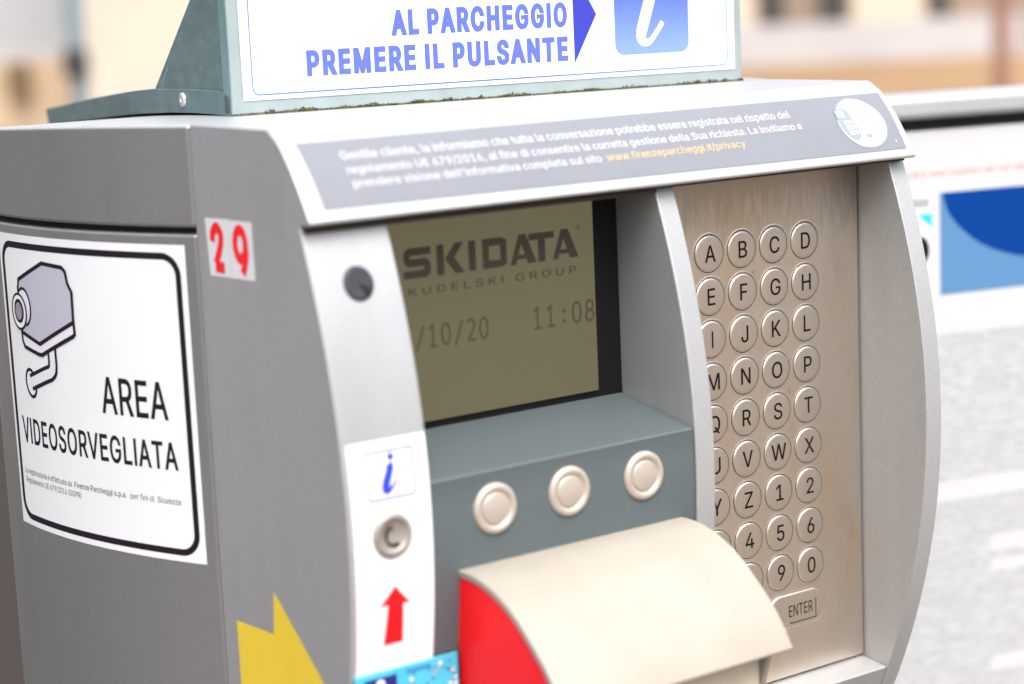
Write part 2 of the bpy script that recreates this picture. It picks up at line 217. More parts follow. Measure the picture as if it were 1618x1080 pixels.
# ------------------------------------------------------------------ flat print helper
GLYPH = {}
for ln in r"""A 480 16,0|201,509|276,509|463,0|395,0|287,302|280,323|272,346|264,372|255,402|244,438|232,478|245,478|233,437|222,402|213,371|204,345|197,322|191,302|85,0 110,142|110,199|370,199|370,142
B 456 60,0|60,509|241,509|274,507|304,501|329,491|350,477|367,461|381,442|390,421|396,398|398,374|397,353|393,336|387,320|378,307|368,295|356,286|343,278|329,272|315,267|315,262|331,260|347,254|363,245|378,234|391,220|402,203|411,184|416,161|418,136|416,111|410,88|400,67|386,48|368,31|344,18|317,8|284,2|247,0 125,57|245,57|281,60|309,67|330,80|344,96|353,115|355,137|354,153|350,169|342,184|333,197|320,209|306,218|289,225|269,229|248,231|125,231 125,285|238,285|256,287|273,290|288,296|302,304|314,314|323,326|330,340|335,355|336,372|333,393|326,412|313,429|294,442|270,449|240,452|125,452
C 510 267,-7|235,-5|205,1|177,11|150,25|126,42|104,63|86,88|70,115|57,146|48,179|42,215|40,254|42,293|48,329|57,362|70,393|86,421|104,445|126,466|150,484|177,498|205,508|235,514|267,516|293,514|317,511|340,504|362,496|383,485|402,471|419,456|435,438|448,418|459,397|467,373|473,348|408,348|404,365|397,380|389,395|380,407|369,418|357,428|344,437|330,444|315,449|300,453|284,455|267,456|237,453|209,445|184,432|161,414|141,391|125,364|113,332|106,295|103,254|106,213|113,177|125,145|141,117|161,94|184,76|210,63|237,56|267,53|284,54|300,56|315,60|330,65|344,72|357,81|369,90|380,102|389,114|397,128|404,144|408,160|473,160|467,135|459,112|448,91|435,71|420,53|402,38|383,24|363,13|341,5|317,-2|293,-6
D 502 219,0|96,0|96,57|215,57|254,60|288,68|318,81|343,99|363,122|379,149|390,181|397,216|399,255|397,294|390,329|379,361|364,388|344,410|320,428|291,441|258,449|221,452|93,452|93,509|225,509|261,507|294,501|325,492|353,478|385,455|412,426|433,391|446,361|455,329|460,293|462,255|460,217|455,181|446,149|433,119|417,92|398,68|376,48|351,31|322,17|291,8|256,2 125,509|125,0|60,0|60,509
E 419 60,0|60,509|372,509|372,452|125,452|125,286|355,286|355,229|125,229|125,57|375,57|375,0
F 410 60,0|60,509|369,509|369,452|125,452|125,278|346,278|346,221|125,221|125,0
G 520 269,-7|236,-5|205,1|176,11|149,25|125,43|104,64|85,88|69,116|57,146|47,179|42,215|40,254|42,293|47,329|57,362|69,393|85,421|103,445|125,466|149,484|175,498|203,508|233,514|265,516|291,514|316,510|340,504|363,494|384,483|403,469|421,453|436,436|449,416|460,395|468,373|474,349|408,349|402,365|395,379|387,393|378,406|368,417|356,427|344,436|330,443|315,448|300,453|283,455|265,456|236,453|209,445|183,432|160,414|141,392|125,364|113,332|106,295|103,254|106,213|113,177|125,145|141,117|161,95|184,76|210,63|238,56|269,53|296,55|322,61|345,71|365,85|382,102|396,123|407,147|413,173|415,202|434,199|283,199|283,256|478,256|478,200|475,160|466,124|451,91|431,62|406,38|377,19|344,5|308,-4
H 517 60,0|60,509|125,509|125,289|392,289|392,509|457,509|457,0|392,0|392,232|125,232|125,0
I 185 60,0|60,509|125,509|125,0
J 396 185,-7|143,-2|106,11|75,33|57,55|44,81|36,111|33,145|33,173|98,173|98,145|100,117|108,93|122,74|139,61|160,53|185,50|209,53|230,61|248,74|261,93|269,117|272,145|272,509|336,509|336,145|334,111|326,81|313,55|294,33|263,11|227,-2
K 467 104,145|104,216|116,231|128,246|139,261|151,275|162,289|174,303|187,317|199,331|212,344|364,509|448,509|231,276|228,276 60,0|60,509|125,509|125,334|124,225|125,193|125,0 372,0|188,259|228,309|449,0
L 393 60,0|60,509|125,509|125,57|361,57|361,0
M 628 60,0|60,509|152,509|277,187|287,159|299,123|311,84|322,49|307,49|318,83|330,121|342,158|352,187|476,509|568,509|568,0|504,0|504,291|504,327|505,369|506,413|507,457|513,457|508,441|503,425|498,409|482,363|467,322|456,291|342,0|286,0|170,291|159,321|145,361|129,408|112,457|119,457|120,416|121,372|122,328|122,291|122,0
N 523 60,0|60,509|136,509|343,183|352,169|363,151|371,137|379,122|388,107|396,90|405,73|414,55|405,54|403,72|402,90|401,108|400,126|399,142|399,157|399,195|399,509|463,509|463,0|387,0|202,290|177,331|168,346|159,363|148,381|108,452|119,454|122,384|124,328|125,291|125,0
O 533 267,-7|235,-5|205,1|177,11|150,25|126,42|105,63|86,88|70,115|57,146|48,179|42,215|40,254|42,293|48,329|57,362|70,393|86,421|105,445|126,466|150,484|177,498|205,508|235,514|267,516|299,514|329,508|357,498|384,484|408,466|429,445|448,421|464,393|477,362|486,329|491,293|493,254|491,215|486,179|477,146|464,115|448,88|429,63|408,42|384,25|357,11|329,1|299,-5 267,53|296,55|324,63|349,76|372,94|392,116|408,144|420,176|428,213|430,254|428,295|420,332|408,365|392,392|372,415|349,433|324,446|296,453|267,456|237,453|210,445|184,433|161,415|142,392|125,364|113,332|106,295|103,254|106,213|113,176|125,144|142,117|161,94|184,76|210,63|237,55
P 445 60,0|60,509|235,509|272,506|305,499|332,487|356,471|375,452|390,430|400,404|407,377|409,348|407,318|400,291|390,265|375,243|356,223|332,207|305,195|272,188|235,186|109,186|109,242|233,242|257,244|279,248|297,256|312,266|324,279|333,294|339,310|343,328|344,348|343,367|339,385|333,402|324,416|312,428|297,439|279,446|257,451|232,452|125,452|125,0
Q 533 245,159|313,159|369,85|384,65|468,-48|401,-48|346,27|331,46 267,-7|235,-5|205,1|177,11|150,25|126,42|105,63|86,88|70,115|57,146|48,179|42,215|40,254|42,293|48,329|57,362|70,393|86,421|105,445|126,466|150,484|177,498|205,508|235,514|267,516|299,514|329,508|357,498|384,484|408,466|429,445|448,421|464,393|477,362|486,329|491,293|493,254|491,215|486,179|477,146|464,115|448,88|429,63|408,42|384,25|357,11|329,1|299,-5 267,53|296,55|324,63|349,76|372,94|392,116|408,144|420,176|428,213|430,254|428,295|420,332|408,365|392,392|372,415|349,433|324,446|296,453|267,456|237,453|210,445|184,433|161,415|142,392|125,364|113,332|106,295|103,254|106,213|113,176|125,144|142,117|161,94|184,76|210,63|237,55
R 449 60,0|60,509|236,509|273,506|305,500|333,489|356,473|376,455|390,433|401,408|407,381|409,352|407,323|401,296|390,271|376,250|356,232|333,217|305,206|273,200|236,198|96,198|96,255|234,255|258,256|280,260|298,267|313,276|325,287|334,300|340,316|344,333|345,352|344,371|340,389|334,405|325,419|313,430|298,440|279,446|258,451|233,452|125,452|125,0 353,0|230,229|303,229|428,0
S 447 224,-9|188,-7|156,-1|128,9|102,23|81,40|64,60|51,83|42,109|38,137|104,137|108,118|114,102|123,88|136,76|150,66|166,59|185,53|204,50|224,49|246,50|267,54|286,60|303,69|317,79|329,92|338,106|344,122|346,139|344,154|340,168|332,179|322,189|310,197|296,205|280,211|263,217|245,222|184,239|145,253|112,269|86,289|67,313|56,341|52,372|54,400|62,425|75,448|92,468|113,484|138,498|165,508|195,514|227,516|259,514|289,508|316,498|340,484|360,468|377,449|390,427|398,403|401,378|337,378|332,402|320,421|302,437|280,449|254,456|225,459|204,457|185,454|167,448|152,440|139,430|129,418|121,405|117,391|115,376|117,359|122,345|131,334|142,324|155,315|169,308|184,302|198,297|212,293|264,279|279,275|295,270|312,264|328,256|344,248|359,238|372,226|384,213|395,198|402,180|407,161|408,139|406,112|399,87|386,64|370,43|349,25|323,11|294,0|261,-7
T 449 32,452|32,509|417,509|417,452|257,452|257,0|193,0|193,452
U 517 259,-8|220,-6|186,2|154,15|126,33|103,55|85,80|71,108|63,140|60,173|60,509|124,509|124,178|126,155|132,133|141,113|153,95|169,80|187,68|208,59|232,53|259,52|285,53|309,59|331,68|349,80|364,95|377,113|385,133|391,155|393,178|393,509|457,509|457,173|454,140|446,108|433,80|414,55|391,33|363,15|332,2|297,-6
V 480 204,0|16,509|84,509|192,206|199,187|207,164|215,137|225,106|236,71|248,31|235,31|247,71|257,107|267,138|276,165|283,187|290,206|395,509|463,509|278,0
W 686 155,0|16,509|82,509|163,196|167,179|172,162|175,145|187,94|190,76|194,58|197,40|189,40|193,58|196,76|200,94|203,111|207,128|211,145|224,196|306,509|380,509|462,196|466,179|470,162|474,145|486,94|490,76|494,58|497,40|488,40|492,58|495,76|499,94|503,111|506,128|510,145|523,196|603,509|670,509|530,0|455,0|368,323|362,345|357,368|351,391|346,417|341,445|336,475|350,475|345,446|340,420|335,395|330,371|324,347|318,323|230,0
X 474 18,0|217,284|217,236|29,509|104,509|178,400|188,386|196,373|204,361|214,345|223,329|230,318|236,305|243,292|232,292|252,329|261,345|272,361|298,400|374,509|446,509|259,239|259,287|456,0|382,0|292,129|268,165|259,180|250,195|244,206|237,218|230,231|244,231|235,213|225,196|216,181|206,166|182,129|91,0
Y 472 203,0|203,208|16,509|91,509|192,344|203,327|213,309|222,292|231,274|240,254|250,230|224,230|233,254|242,275|251,293|260,310|270,327|280,344|381,509|455,509|268,208|268,0
Z 438 42,0|42,46|273,385|284,400|295,415|306,431|318,446|329,461|341,476|348,454|327,453|306,453|285,452|265,452|244,452|223,452|40,452|40,509|397,509|397,462|169,129|157,113|146,97|134,81|97,33|90,54|111,55|131,56|152,57|173,57|193,57|214,57|399,57|399,0
0 453 227,-7|191,-3|158,7|130,24|105,48|85,77|69,113|60,144|53,178|49,214|48,254|49,294|53,330|60,364|69,395|85,431|106,461|130,484|159,502|191,512|227,516|262,512|295,502|323,484|348,461|368,431|384,395|393,364|400,330|404,294|405,254|404,214|400,178|393,144|384,113|368,77|348,48|323,24|295,7|263,-3 227,50|250,52|271,60|290,74|306,92|320,116|330,144|338,176|342,213|344,254|342,295|338,332|330,365|320,393|306,416|290,435|271,449|250,457|227,460|203,457|182,449|163,435|147,416|134,393|123,365|115,332|111,295|109,254|111,213|115,176|123,144|134,116|147,92|163,74|182,60|203,52
1 453 76,0|76,55|391,55|391,0 276,509|276,0|212,0|212,448|209,448|86,358|86,427|198,509
2 453 64,0|64,47|234,229|252,248|268,266|282,282|294,298|303,312|311,327|316,341|319,356|320,371|319,389|315,405|308,419|298,431|287,441|273,449|258,455|241,458|224,460|205,458|188,454|172,447|159,438|148,427|139,413|132,398|128,381|127,362|66,362|68,391|75,418|86,442|102,464|121,482|143,496|168,507|196,513|225,516|254,513|281,507|306,497|328,482|346,465|361,445|372,423|379,398|381,372|380,354|377,336|371,318|363,299|351,280|336,259|317,235|294,209|267,180|153,60|153,57|389,57|389,0
3 453 218,-7|188,-5|159,1|133,10|108,22|88,38|70,57|57,79|48,104|44,132|109,132|112,115|118,100|126,87|137,76|150,66|165,59|182,54|200,51|219,50|239,51|258,55|275,61|291,69|304,80|315,93|323,108|328,125|329,145|328,163|323,180|316,196|306,211|292,223|275,234|254,241|229,246|201,248|157,248|157,299|288,448|288,452|70,452|70,509|372,509|372,461|211,278|211,289|247,290|279,286|308,276|333,262|354,244|371,222|383,198|391,173|393,145|390,116|383,90|370,66|354,45|333,27|309,12|281,2|251,-5
4 453 40,105|40,158|247,509|311,509|109,166|109,163|413,163|413,105 282,0|282,121|282,146|282,318|343,318|343,0
5 453 221,-7|192,-5|165,1|140,11|118,25|99,41|83,60|71,82|63,105|60,130|122,130|125,115|130,102|138,89|148,78|160,68|173,60|188,54|204,51|221,50|241,51|259,56|276,64|291,75|304,89|314,104|322,122|326,141|328,162|326,183|321,203|314,221|303,237|290,251|275,262|257,270|238,275|218,277|201,276|184,273|167,268|152,262|139,255|128,246|67,253|96,509|366,509|366,452|151,452|134,301|136,301|148,311|162,318|178,325|194,330|212,333|229,334|252,332|274,328|294,321|313,311|330,299|345,285|358,269|370,251|379,231|386,210|390,187|391,163|388,132|381,102|369,76|352,52|332,32|309,15|282,3|253,-4
6 453 226,-7|196,-4|168,3|142,15|119,31|100,51|84,74|73,101|66,130|64,162|65,187|71,212|80,239|93,268|112,302|137,340|252,509|322,509|151,261|145,261|154,275|165,288|179,299|196,307|214,312|235,314|265,312|291,305|316,295|337,280|355,262|370,240|380,215|387,187|389,157|387,127|379,98|368,73|352,50|333,30|310,14|284,3|257,-4 226,48|245,50|263,55|279,63|293,73|304,86|314,101|322,119|326,137|327,157|326,178|322,196|314,213|304,228|293,241|279,251|263,259|245,264|226,265|207,264|190,259|174,252|160,241|148,229|138,214|131,197|126,179|125,158|126,138|131,119|138,102|148,86|160,73|174,63|190,55|207,50
7 453 97,0|323,448|323,452|62,452|62,509|391,509|391,449|165,0
8 453 226,-7|193,-5|163,1|136,11|111,25|91,42|74,62|62,84|54,109|52,135|53,156|58,176|65,195|75,212|87,228|101,241|117,252|134,260|153,265|153,267|129,276|109,289|93,308|80,330|73,354|70,380|73,405|79,429|90,450|106,469|124,485|146,498|170,508|197,514|226,516|255,514|282,508|306,498|328,485|346,469|361,450|373,429|379,405|382,380|379,354|372,330|359,308|343,289|323,276|300,267|300,265|319,260|335,252|351,241|365,228|377,212|387,195|395,176|399,156|401,135|398,109|391,84|378,62|362,42|341,25|317,11|289,1|259,-5 226,49|248,50|267,54|285,60|300,69|313,79|323,91|331,106|335,121|337,139|335,157|330,173|322,189|312,202|298,213|283,223|265,230|247,234|226,235|206,234|187,230|169,223|154,213|140,202|130,189|122,173|117,157|115,139|117,121|121,106|129,91|139,79|152,69|167,60|185,54|205,50 226,290|244,291|260,294|274,300|287,308|298,318|307,330|314,344|318,359|319,376|318,392|314,407|308,420|299,432|288,442|275,449|260,455|244,459|226,460|208,459|192,455|177,449|164,442|153,432|145,420|138,407|134,392|133,376|134,359|138,344|145,330|154,318|165,308|178,300|193,294|209,291
9 453 226,516|256,513|285,506|310,494|333,478|352,458|368,434|380,408|387,378|389,347|387,322|382,296|373,270|359,240|340,207|315,168|200,0|130,0|301,248|307,248|299,234|287,221|273,210|257,202|238,196|218,195|188,197|161,203|137,214|116,229|98,247|83,269|72,294|66,321|64,352|66,382|73,411|85,436|101,459|120,479|143,494|168,506|196,513 226,460|207,459|190,454|174,446|160,435|148,423|138,407|131,390|127,372|125,352|127,331|131,313|138,295|148,280|160,268|174,257|190,250|207,245|226,243|245,245|263,249|279,257|293,267|305,280|314,295|322,312|326,330|327,350|326,371|322,390|314,407|305,422|293,435|279,446|263,454|245,459
a 389 160,-9|137,-7|115,-3|94,5|76,15|60,29|48,45|38,63|32,84|30,108|32,128|36,146|43,161|53,174|64,184|78,193|92,200|108,206|125,211|143,214|161,217|178,220|234,227|252,230|265,235|273,243|276,255|276,257|275,272|272,285|267,297|256,311|240,322|227,327|212,330|196,331|178,330|163,327|149,322|132,313|118,301|107,288|100,274|41,291|51,313|64,331|79,346|95,358|114,368|133,375|153,380|173,383|194,384|208,384|223,382|239,379|255,375|271,369|286,360|300,350|312,336|322,320|330,301|335,278|337,251|337,0|277,0|277,52|272,52|264,38|252,25|242,16|229,8|215,1|199,-4|181,-7 170,45|192,47|211,51|228,59|242,68|254,80|263,93|270,108|274,122|276,138|276,190|270,186|259,182|246,179|231,176|200,171|175,168|161,166|147,163|134,159|117,150|103,139|95,124|92,105|94,87|102,72|114,61|130,52|142,48|156,46
b 424 229,-8|208,-7|189,-3|172,4|159,12|147,21|138,31|127,46|118,59|112,59|112,0|53,0|53,509|114,509|114,319|118,319|127,331|137,346|147,355|158,364|171,373|188,379|207,383|229,384|259,382|287,374|313,361|335,342|354,320|370,293|381,261|388,227|390,189|388,151|381,116|370,84|355,57|336,34|313,16|288,3|260,-6 220,47|242,49|262,55|279,66|294,80|306,97|316,117|323,139|327,163|328,189|327,215|323,239|316,261|307,281|295,298|280,311|262,322|243,328|220,330|198,328|178,322|161,312|147,299|134,282|125,263|118,241|114,216|113,189|114,162|118,138|125,115|135,95|147,78|162,65|179,55|198,49
c 396 207,-8|174,-5|144,3|117,16|93,35|72,58|56,85|44,116|37,150|34,187|37,225|44,260|56,291|72,318|93,341|117,360|144,374|174,382|207,384|226,384|243,381|260,377|276,371|291,364|305,356|318,346|330,335|340,322|349,308|356,293|362,277|303,262|298,276|290,289|281,301|270,311|257,319|242,325|226,329|207,330|184,328|163,321|145,310|130,296|118,278|108,258|102,236|98,212|96,187|98,163|102,139|108,117|118,97|130,80|145,66|163,55|184,49|207,46|226,48|243,52|258,58|271,66|282,76|292,89|299,102|304,117|363,102|357,86|350,70|341,56|331,43|319,32|306,21|292,12|277,5|261,-1|244,-5|226,-7
d 424 195,-8|165,-6|137,3|111,16|89,34|70,57|55,84|43,116|36,151|34,189|36,227|43,261|55,293|70,320|89,342|112,361|137,374|165,382|196,384|218,383|237,379|253,373|267,364|278,355|287,346|298,331|306,319|311,319|311,509|372,509|372,0|313,0|313,59|307,59|298,46|287,31|277,21|266,12|252,4|236,-3|217,-7 205,47|226,49|246,55|263,65|278,78|290,95|299,115|306,138|310,162|312,189|310,216|306,241|300,263|290,282|278,299|263,312|246,322|227,328|205,330|182,328|162,322|145,311|130,298|118,281|108,261|102,239|98,215|96,189|98,163|102,139|109,117|118,97|130,80|145,66|162,55|182,49
e 404 212,-8|177,-5|145,3|117,16|92,35|72,58|56,85|44,116|37,150|34,187|36,224|44,258|55,290|71,317|91,340|115,359|142,373|172,382|205,384|226,383|246,380|266,374|285,366|303,355|319,341|334,324|347,305|357,282|365,256|370,227|371,194|371,169|75,169|75,221|338,221|310,202|308,226|304,248|298,269|288,286|277,301|263,314|246,323|227,328|205,330|183,328|164,323|146,313|131,301|119,286|109,270|102,251|97,231|96,211|96,178|98,151|102,127|110,106|121,88|135,73|151,61|169,53|190,48|212,46|227,47|241,49|254,53|271,61|285,73|297,88|306,105|365,91|358,72|348,55|335,39|320,26|302,14|283,4|261,-3|237,-7
f 254 228,379|228,327|6,327|6,379 81,0|81,432|82,452|87,470|96,486|107,499|120,510|135,519|152,525|169,529|187,530|207,529|222,527|234,524|243,521|227,468|215,472|206,473|195,474|178,472|164,468|154,460|147,449|143,435|142,419|142,0
g 425 207,-151|180,-149|156,-146|134,-140|114,-132|97,-122|82,-110|70,-97|59,-84|51,-69|101,-41|110,-53|122,-66|136,-78|154,-88|169,-93|187,-96|207,-97|236,-95|261,-87|282,-75|298,-58|308,-34|311,-6|311,68|306,68|298,56|287,41|277,32|266,23|252,16|236,10|217,6|195,5|165,7|138,14|113,27|90,43|71,65|55,90|43,120|36,154|34,191|36,229|43,263|55,293|71,320|90,342|112,361|138,374|166,382|196,384|218,383|237,379|253,373|267,365|279,356|288,346|299,331|308,319|313,319|313,379|372,379|372,-9|370,-40|363,-67|350,-90|334,-109|314,-124|291,-136|265,-144|237,-149 205,59|227,61|246,66|264,75|278,87|290,103|300,121|307,142|311,166|312,193|311,219|307,242|300,264|291,283|279,299|264,312|247,322|227,328|205,330|182,328|163,322|145,312|130,298|118,282|109,262|102,241|98,218|96,193|98,167|102,144|109,123|118,104|131,88|145,76|163,66|183,61
h 410 114,227|114,0|53,0|53,509|114,509|114,287|102,287|116,319|132,344|152,362|175,374|200,382|227,384|252,383|275,377|295,369|313,356|328,340|341,321|350,298|355,271|357,240|357,0|296,0|296,235|293,263|286,286|273,304|256,318|235,326|210,329|192,328|176,324|161,317|147,308|136,297|126,283|119,266|115,248
i 167 53,0|53,379|114,379|114,0 84,443|67,446|54,455|44,468|41,483|44,499|54,512|67,521|84,524|100,521|114,512|123,499|126,483|123,468|114,455|100,446
j 167 53,379|114,379|114,-30|112,-52|108,-72|102,-90|92,-106|80,-119|65,-129|47,-137|27,-141|4,-143|-10,-143|-10,-87|2,-87|18,-85|31,-80|40,-72|47,-61|51,-46|53,-29 83,443|67,446|53,455|44,468|41,483|44,499|53,512|67,521|83,524|100,521|114,512|123,499|126,483|123,468|114,455|100,446
k 381 110,137|110,212|121,212|284,379|360,379|184,199|177,199 53,0|53,509|114,509|114,0 294,0|148,186|191,229|372,0
l 189 139,-2|112,0|91,8|74,20|62,37|55,59|53,84|53,509|114,509|114,99|115,77|120,62|130,54|146,52|160,53|170,54|181,3|162,-1|151,-2
m 610 53,0|53,379|112,379|112,295|108,295|114,314|122,331|132,346|144,358|158,368|172,376|187,382|203,385|219,386|245,383|268,375|287,361|303,342|314,320|321,295|312,295|318,312|326,329|337,343|350,356|364,366|381,375|398,381|417,385|437,386|458,385|478,380|497,372|514,361|529,346|541,328|550,307|555,283|557,255|557,0|496,0|496,254|493,279|485,298|473,313|456,323|438,329|419,330|402,329|387,326|374,320|363,312|353,302|345,290|340,277|336,263|335,247|335,0|274,0|274,260|272,280|265,297|253,311|238,322|220,328|199,330|185,329|171,326|158,320|145,312|135,302|126,289|119,274|115,257|114,238|114,0
n 410 114,227|114,0|53,0|53,379|112,379|112,287|102,287|116,319|132,344|152,362|175,374|200,382|227,384|252,383|275,377|295,369|313,356|328,340|341,321|350,298|355,271|357,240|357,0|296,0|296,235|293,263|286,286|273,304|256,318|235,326|210,329|192,328|176,324|161,317|147,308|136,297|126,283|119,266|115,248
o 415 207,-8|174,-5|144,3|117,16|93,35|72,58|56,85|44,116|37,150|34,187|37,225|44,260|56,291|72,318|93,341|117,360|144,374|174,382|207,384|241,382|271,374|299,360|323,341|343,318|359,291|371,260|379,225|381,187|379,150|371,116|359,85|343,58|323,35|299,16|271,3|241,-5 207,46|231,49|252,55|270,66|285,80|298,97|307,117|314,139|318,163|319,187|318,212|314,236|307,258|298,278|285,296|270,310|252,321|231,328|207,330|184,328|163,321|145,310|130,296|118,278|108,258|102,236|98,212|96,187|98,163|102,139|108,117|118,97|130,80|145,66|163,55|184,49
p 424 53,-143|53,379|112,379|112,319|118,319|126,331|137,346|147,355|158,364|171,373|188,379|207,383|229,384|259,382|287,374|313,361|335,342|354,320|370,293|381,261|388,227|390,189|388,151|381,116|370,84|355,57|336,34|313,16|288,3|260,-6|229,-8|208,-7|189,-3|173,4|159,12|147,21|138,31|127,46|118,59|114,59|114,-143 220,47|242,49|262,55|279,66|294,80|306,97|316,117|323,139|327,163|328,189|327,215|323,239|316,261|307,281|295,298|280,311|262,322|243,328|220,330|198,328|178,322|161,312|147,299|134,282|125,263|118,241|114,216|113,189|114,162|118,138|125,115|135,95|147,78|162,65|179,55|198,49
q 424 372,-143|311,-143|311,59|306,59|298,46|287,31|277,21|266,12|252,4|236,-3|217,-7|195,-8|165,-6|137,3|111,16|89,34|70,57|55,84|43,116|36,151|34,189|36,227|43,261|55,293|70,320|89,342|112,361|137,374|165,382|196,384|218,383|237,379|253,373|267,364|278,355|287,346|298,331|307,319|313,319|313,379|372,379 205,47|226,49|246,55|263,65|278,78|290,95|299,115|306,138|310,162|312,189|310,216|306,241|300,263|290,282|278,299|263,312|246,322|227,328|205,330|182,328|162,322|145,311|130,298|118,281|108,261|102,239|98,215|96,189|98,163|102,139|109,117|118,97|130,80|145,66|162,55|182,49
r 259 53,0|53,379|112,379|112,321|115,321|124,339|137,354|152,367|171,377|191,383|213,385|229,384|243,384|243,322|230,324|219,325|207,326|190,324|174,321|159,315|146,306|135,296|126,284|119,269|115,254|114,237|114,0
s 365 182,-8|157,-7|133,-3|112,3|93,12|76,24|62,38|50,54|41,73|36,94|94,107|101,87|111,72|124,60|141,52|160,47|181,45|206,47|227,53|244,62|258,74|265,88|268,103|265,121|254,136|243,144|229,150|212,155|149,170|118,180|92,192|72,208|58,227|50,249|47,274|49,295|55,314|65,332|79,347|95,360|115,370|137,378|161,383|187,384|212,383|234,379|254,372|271,363|286,352|299,339|309,324|318,308|324,290|268,277|262,291|254,304|243,316|228,325|210,331|187,333|166,331|147,326|131,317|119,305|111,292|109,277|112,258|124,243|136,235|152,229|172,223|229,209|261,200|287,187|306,171|320,153|328,131|331,107|329,85|323,65|312,47|298,31|281,18|260,6|236,-2|210,-7
t 227 204,379|204,327|6,327|6,379 65,471|126,471|126,98|128,76|136,61|150,53|170,50|185,51|202,54|213,2|203,-1|192,-3|180,-4|168,-4|138,-1|113,7|92,21|77,41|68,64|65,93
u 410 182,-5|158,-3|135,2|115,11|97,23|82,39|69,59|60,82|54,109|53,139|53,379|114,379|114,144|116,117|124,94|137,75|154,61|175,53|200,50|218,51|234,55|249,62|263,71|274,83|283,97|290,113|295,132|296,153|296,379|357,379|357,0|298,0|298,92|307,92|294,60|277,35|257,17|234,5|209,-3
v 389 163,0|17,379|84,379|165,155|173,132|180,110|187,87|193,64|199,42|206,21|184,21|191,42|197,64|203,87|209,110|216,132|224,155|305,379|371,379|226,0
w 567 138,0|23,379|87,379|133,214|140,190|147,164|154,137|161,107|168,75|175,41|165,41|172,74|179,105|186,135|192,163|199,189|206,214|252,379|316,379|362,214|368,189|375,163|382,136|388,106|395,75|402,41|391,41|399,75|406,106|413,135|420,163|427,189|434,214|480,379|545,379|429,0|368,0|319,172|305,225|300,243|295,262|291,280|277,338|291,338|277,280|263,225|258,207|253,189|248,172|199,0
x 379 21,0|171,218|171,171|29,379|100,379|147,306|159,287|170,270|179,253|188,237|198,221|207,206|175,206|185,221|194,237|202,253|211,270|222,287|233,306|282,379|352,379|209,169|209,214|358,0|287,0|231,85|219,103|209,120|200,136|191,152|182,167|173,182|205,182|195,167|187,152|178,136|170,120|160,103|148,85|91,0
y 389 47,-139|61,-86|71,-87|88,-90|104,-89|118,-84|130,-74|138,-64|145,-51|151,-36|163,-1|17,379|84,379|165,155|173,132|180,109|187,87|193,64|199,42|206,21|184,21|190,42|196,64|202,87|209,110|216,132|224,155|305,379|371,379|204,-58|196,-77|187,-93|177,-107|165,-119|153,-128|139,-136|125,-141|109,-144|91,-145|77,-145|65,-143|54,-141
z 380 42,0|42,46|254,320|254,323|48,323|48,379|333,379|333,331|126,60|126,56|339,56|339,0
è 404 212,-8|177,-5|145,3|117,16|92,35|72,58|56,85|44,116|37,150|34,187|36,224|44,258|55,290|71,317|91,340|115,359|142,373|172,382|205,384|226,383|246,380|266,374|285,366|303,355|319,341|334,324|347,305|357,282|365,256|370,227|371,194|371,169|75,169|75,221|338,221|310,202|308,226|304,248|298,269|288,286|277,301|263,314|246,323|227,328|205,330|183,328|164,323|146,313|131,301|119,286|109,270|102,251|97,231|96,211|96,178|98,151|102,127|110,106|121,88|135,73|151,61|169,53|190,48|212,46|227,47|241,49|254,53|271,61|285,73|297,88|306,105|365,91|358,72|348,55|335,39|320,26|302,14|283,4|261,-3|237,-7 180,429|114,529|182,529|230,429
. 188 95,-4|78,-1|63,9|53,24|50,41|53,59|63,73|78,83|95,87|113,83|128,73|138,59|141,41|138,24|128,9|113,-1
, 188 38,-119|68,71|137,71|84,-119
/ 249 235,533|71,-76|14,-76|178,533
( 273 89,207|90,244|94,283|101,324|107,354|114,384|122,413|132,441|145,477|160,510|177,539|236,539|219,503|204,466|191,428|179,390|169,351|161,313|156,276|152,241|151,207|152,176|155,145|160,115|167,83|177,50|188,16|198,-10|209,-38|222,-66|236,-96|177,-96|156,-59|139,-21|124,16|111,55|102,93|95,131|90,169
) 273 37,-96|52,-66|64,-37|76,-9|86,18|97,52|106,85|113,116|118,147|121,177|122,207|121,241|117,276|112,313|104,351|94,390|82,428|69,466|54,503|37,539|97,539|113,510|128,477|142,441|151,413|159,384|167,354|173,323|179,283|183,244|184,207|183,168|178,130|171,92|161,53|149,15|134,-22|117,-59|97,-96
' 206 78,318|70,509|136,509|128,318
: 188 95,-4|78,-1|63,9|53,24|50,41|53,59|63,73|78,83|95,87|113,83|128,73|138,59|141,41|138,24|128,9|113,-1 95,271|78,274|63,284|53,299|50,316|53,334|63,349|78,359|95,362|113,359|128,349|138,334|141,316|138,299|128,284|113,274""".split('\n'):
    w_ = ln.split(' ')
    GLYPH[w_[0]] = (int(w_[1]), [[tuple(map(int, p.split(','))) for p in lp.split('|')] for lp in w_[2:]])
def area2(L): return sum(L[i-1][0] * L[i][1] - L[i][0] * L[i-1][1] for i in range(len(L)))
def inside(p, L):
    c = False
    for i in range(len(L)):
        (x1, y1), (x2, y2) = L[i-1], L[i]
        if (y1 > p[1]) != (y2 > p[1]) and p[0] < (x2 - x1) * (p[1] - y1) / (y2 - y1) + x1: c = not c
    return c
def fatten(L, b):
    out = []; n = len(L)
    for i in range(n):
        p, q, r = Vector(L[i-1]), Vector(L[i]), Vector(L[(i+1) % n])
        d1 = (q - p).normalized(); d2 = (r - q).normalized(); n1 = Vector((-d1.y, d1.x)); n2 = Vector((-d2.y, d2.x)); m = n1 + n2
        if m.length < .3: m = n1.copy()
        m.normalize(); e_ = m * b / max(.5, m.dot(n1)); out.append((q.x + e_.x, q.y + e_.y * .6))
    return out
TXT = {}
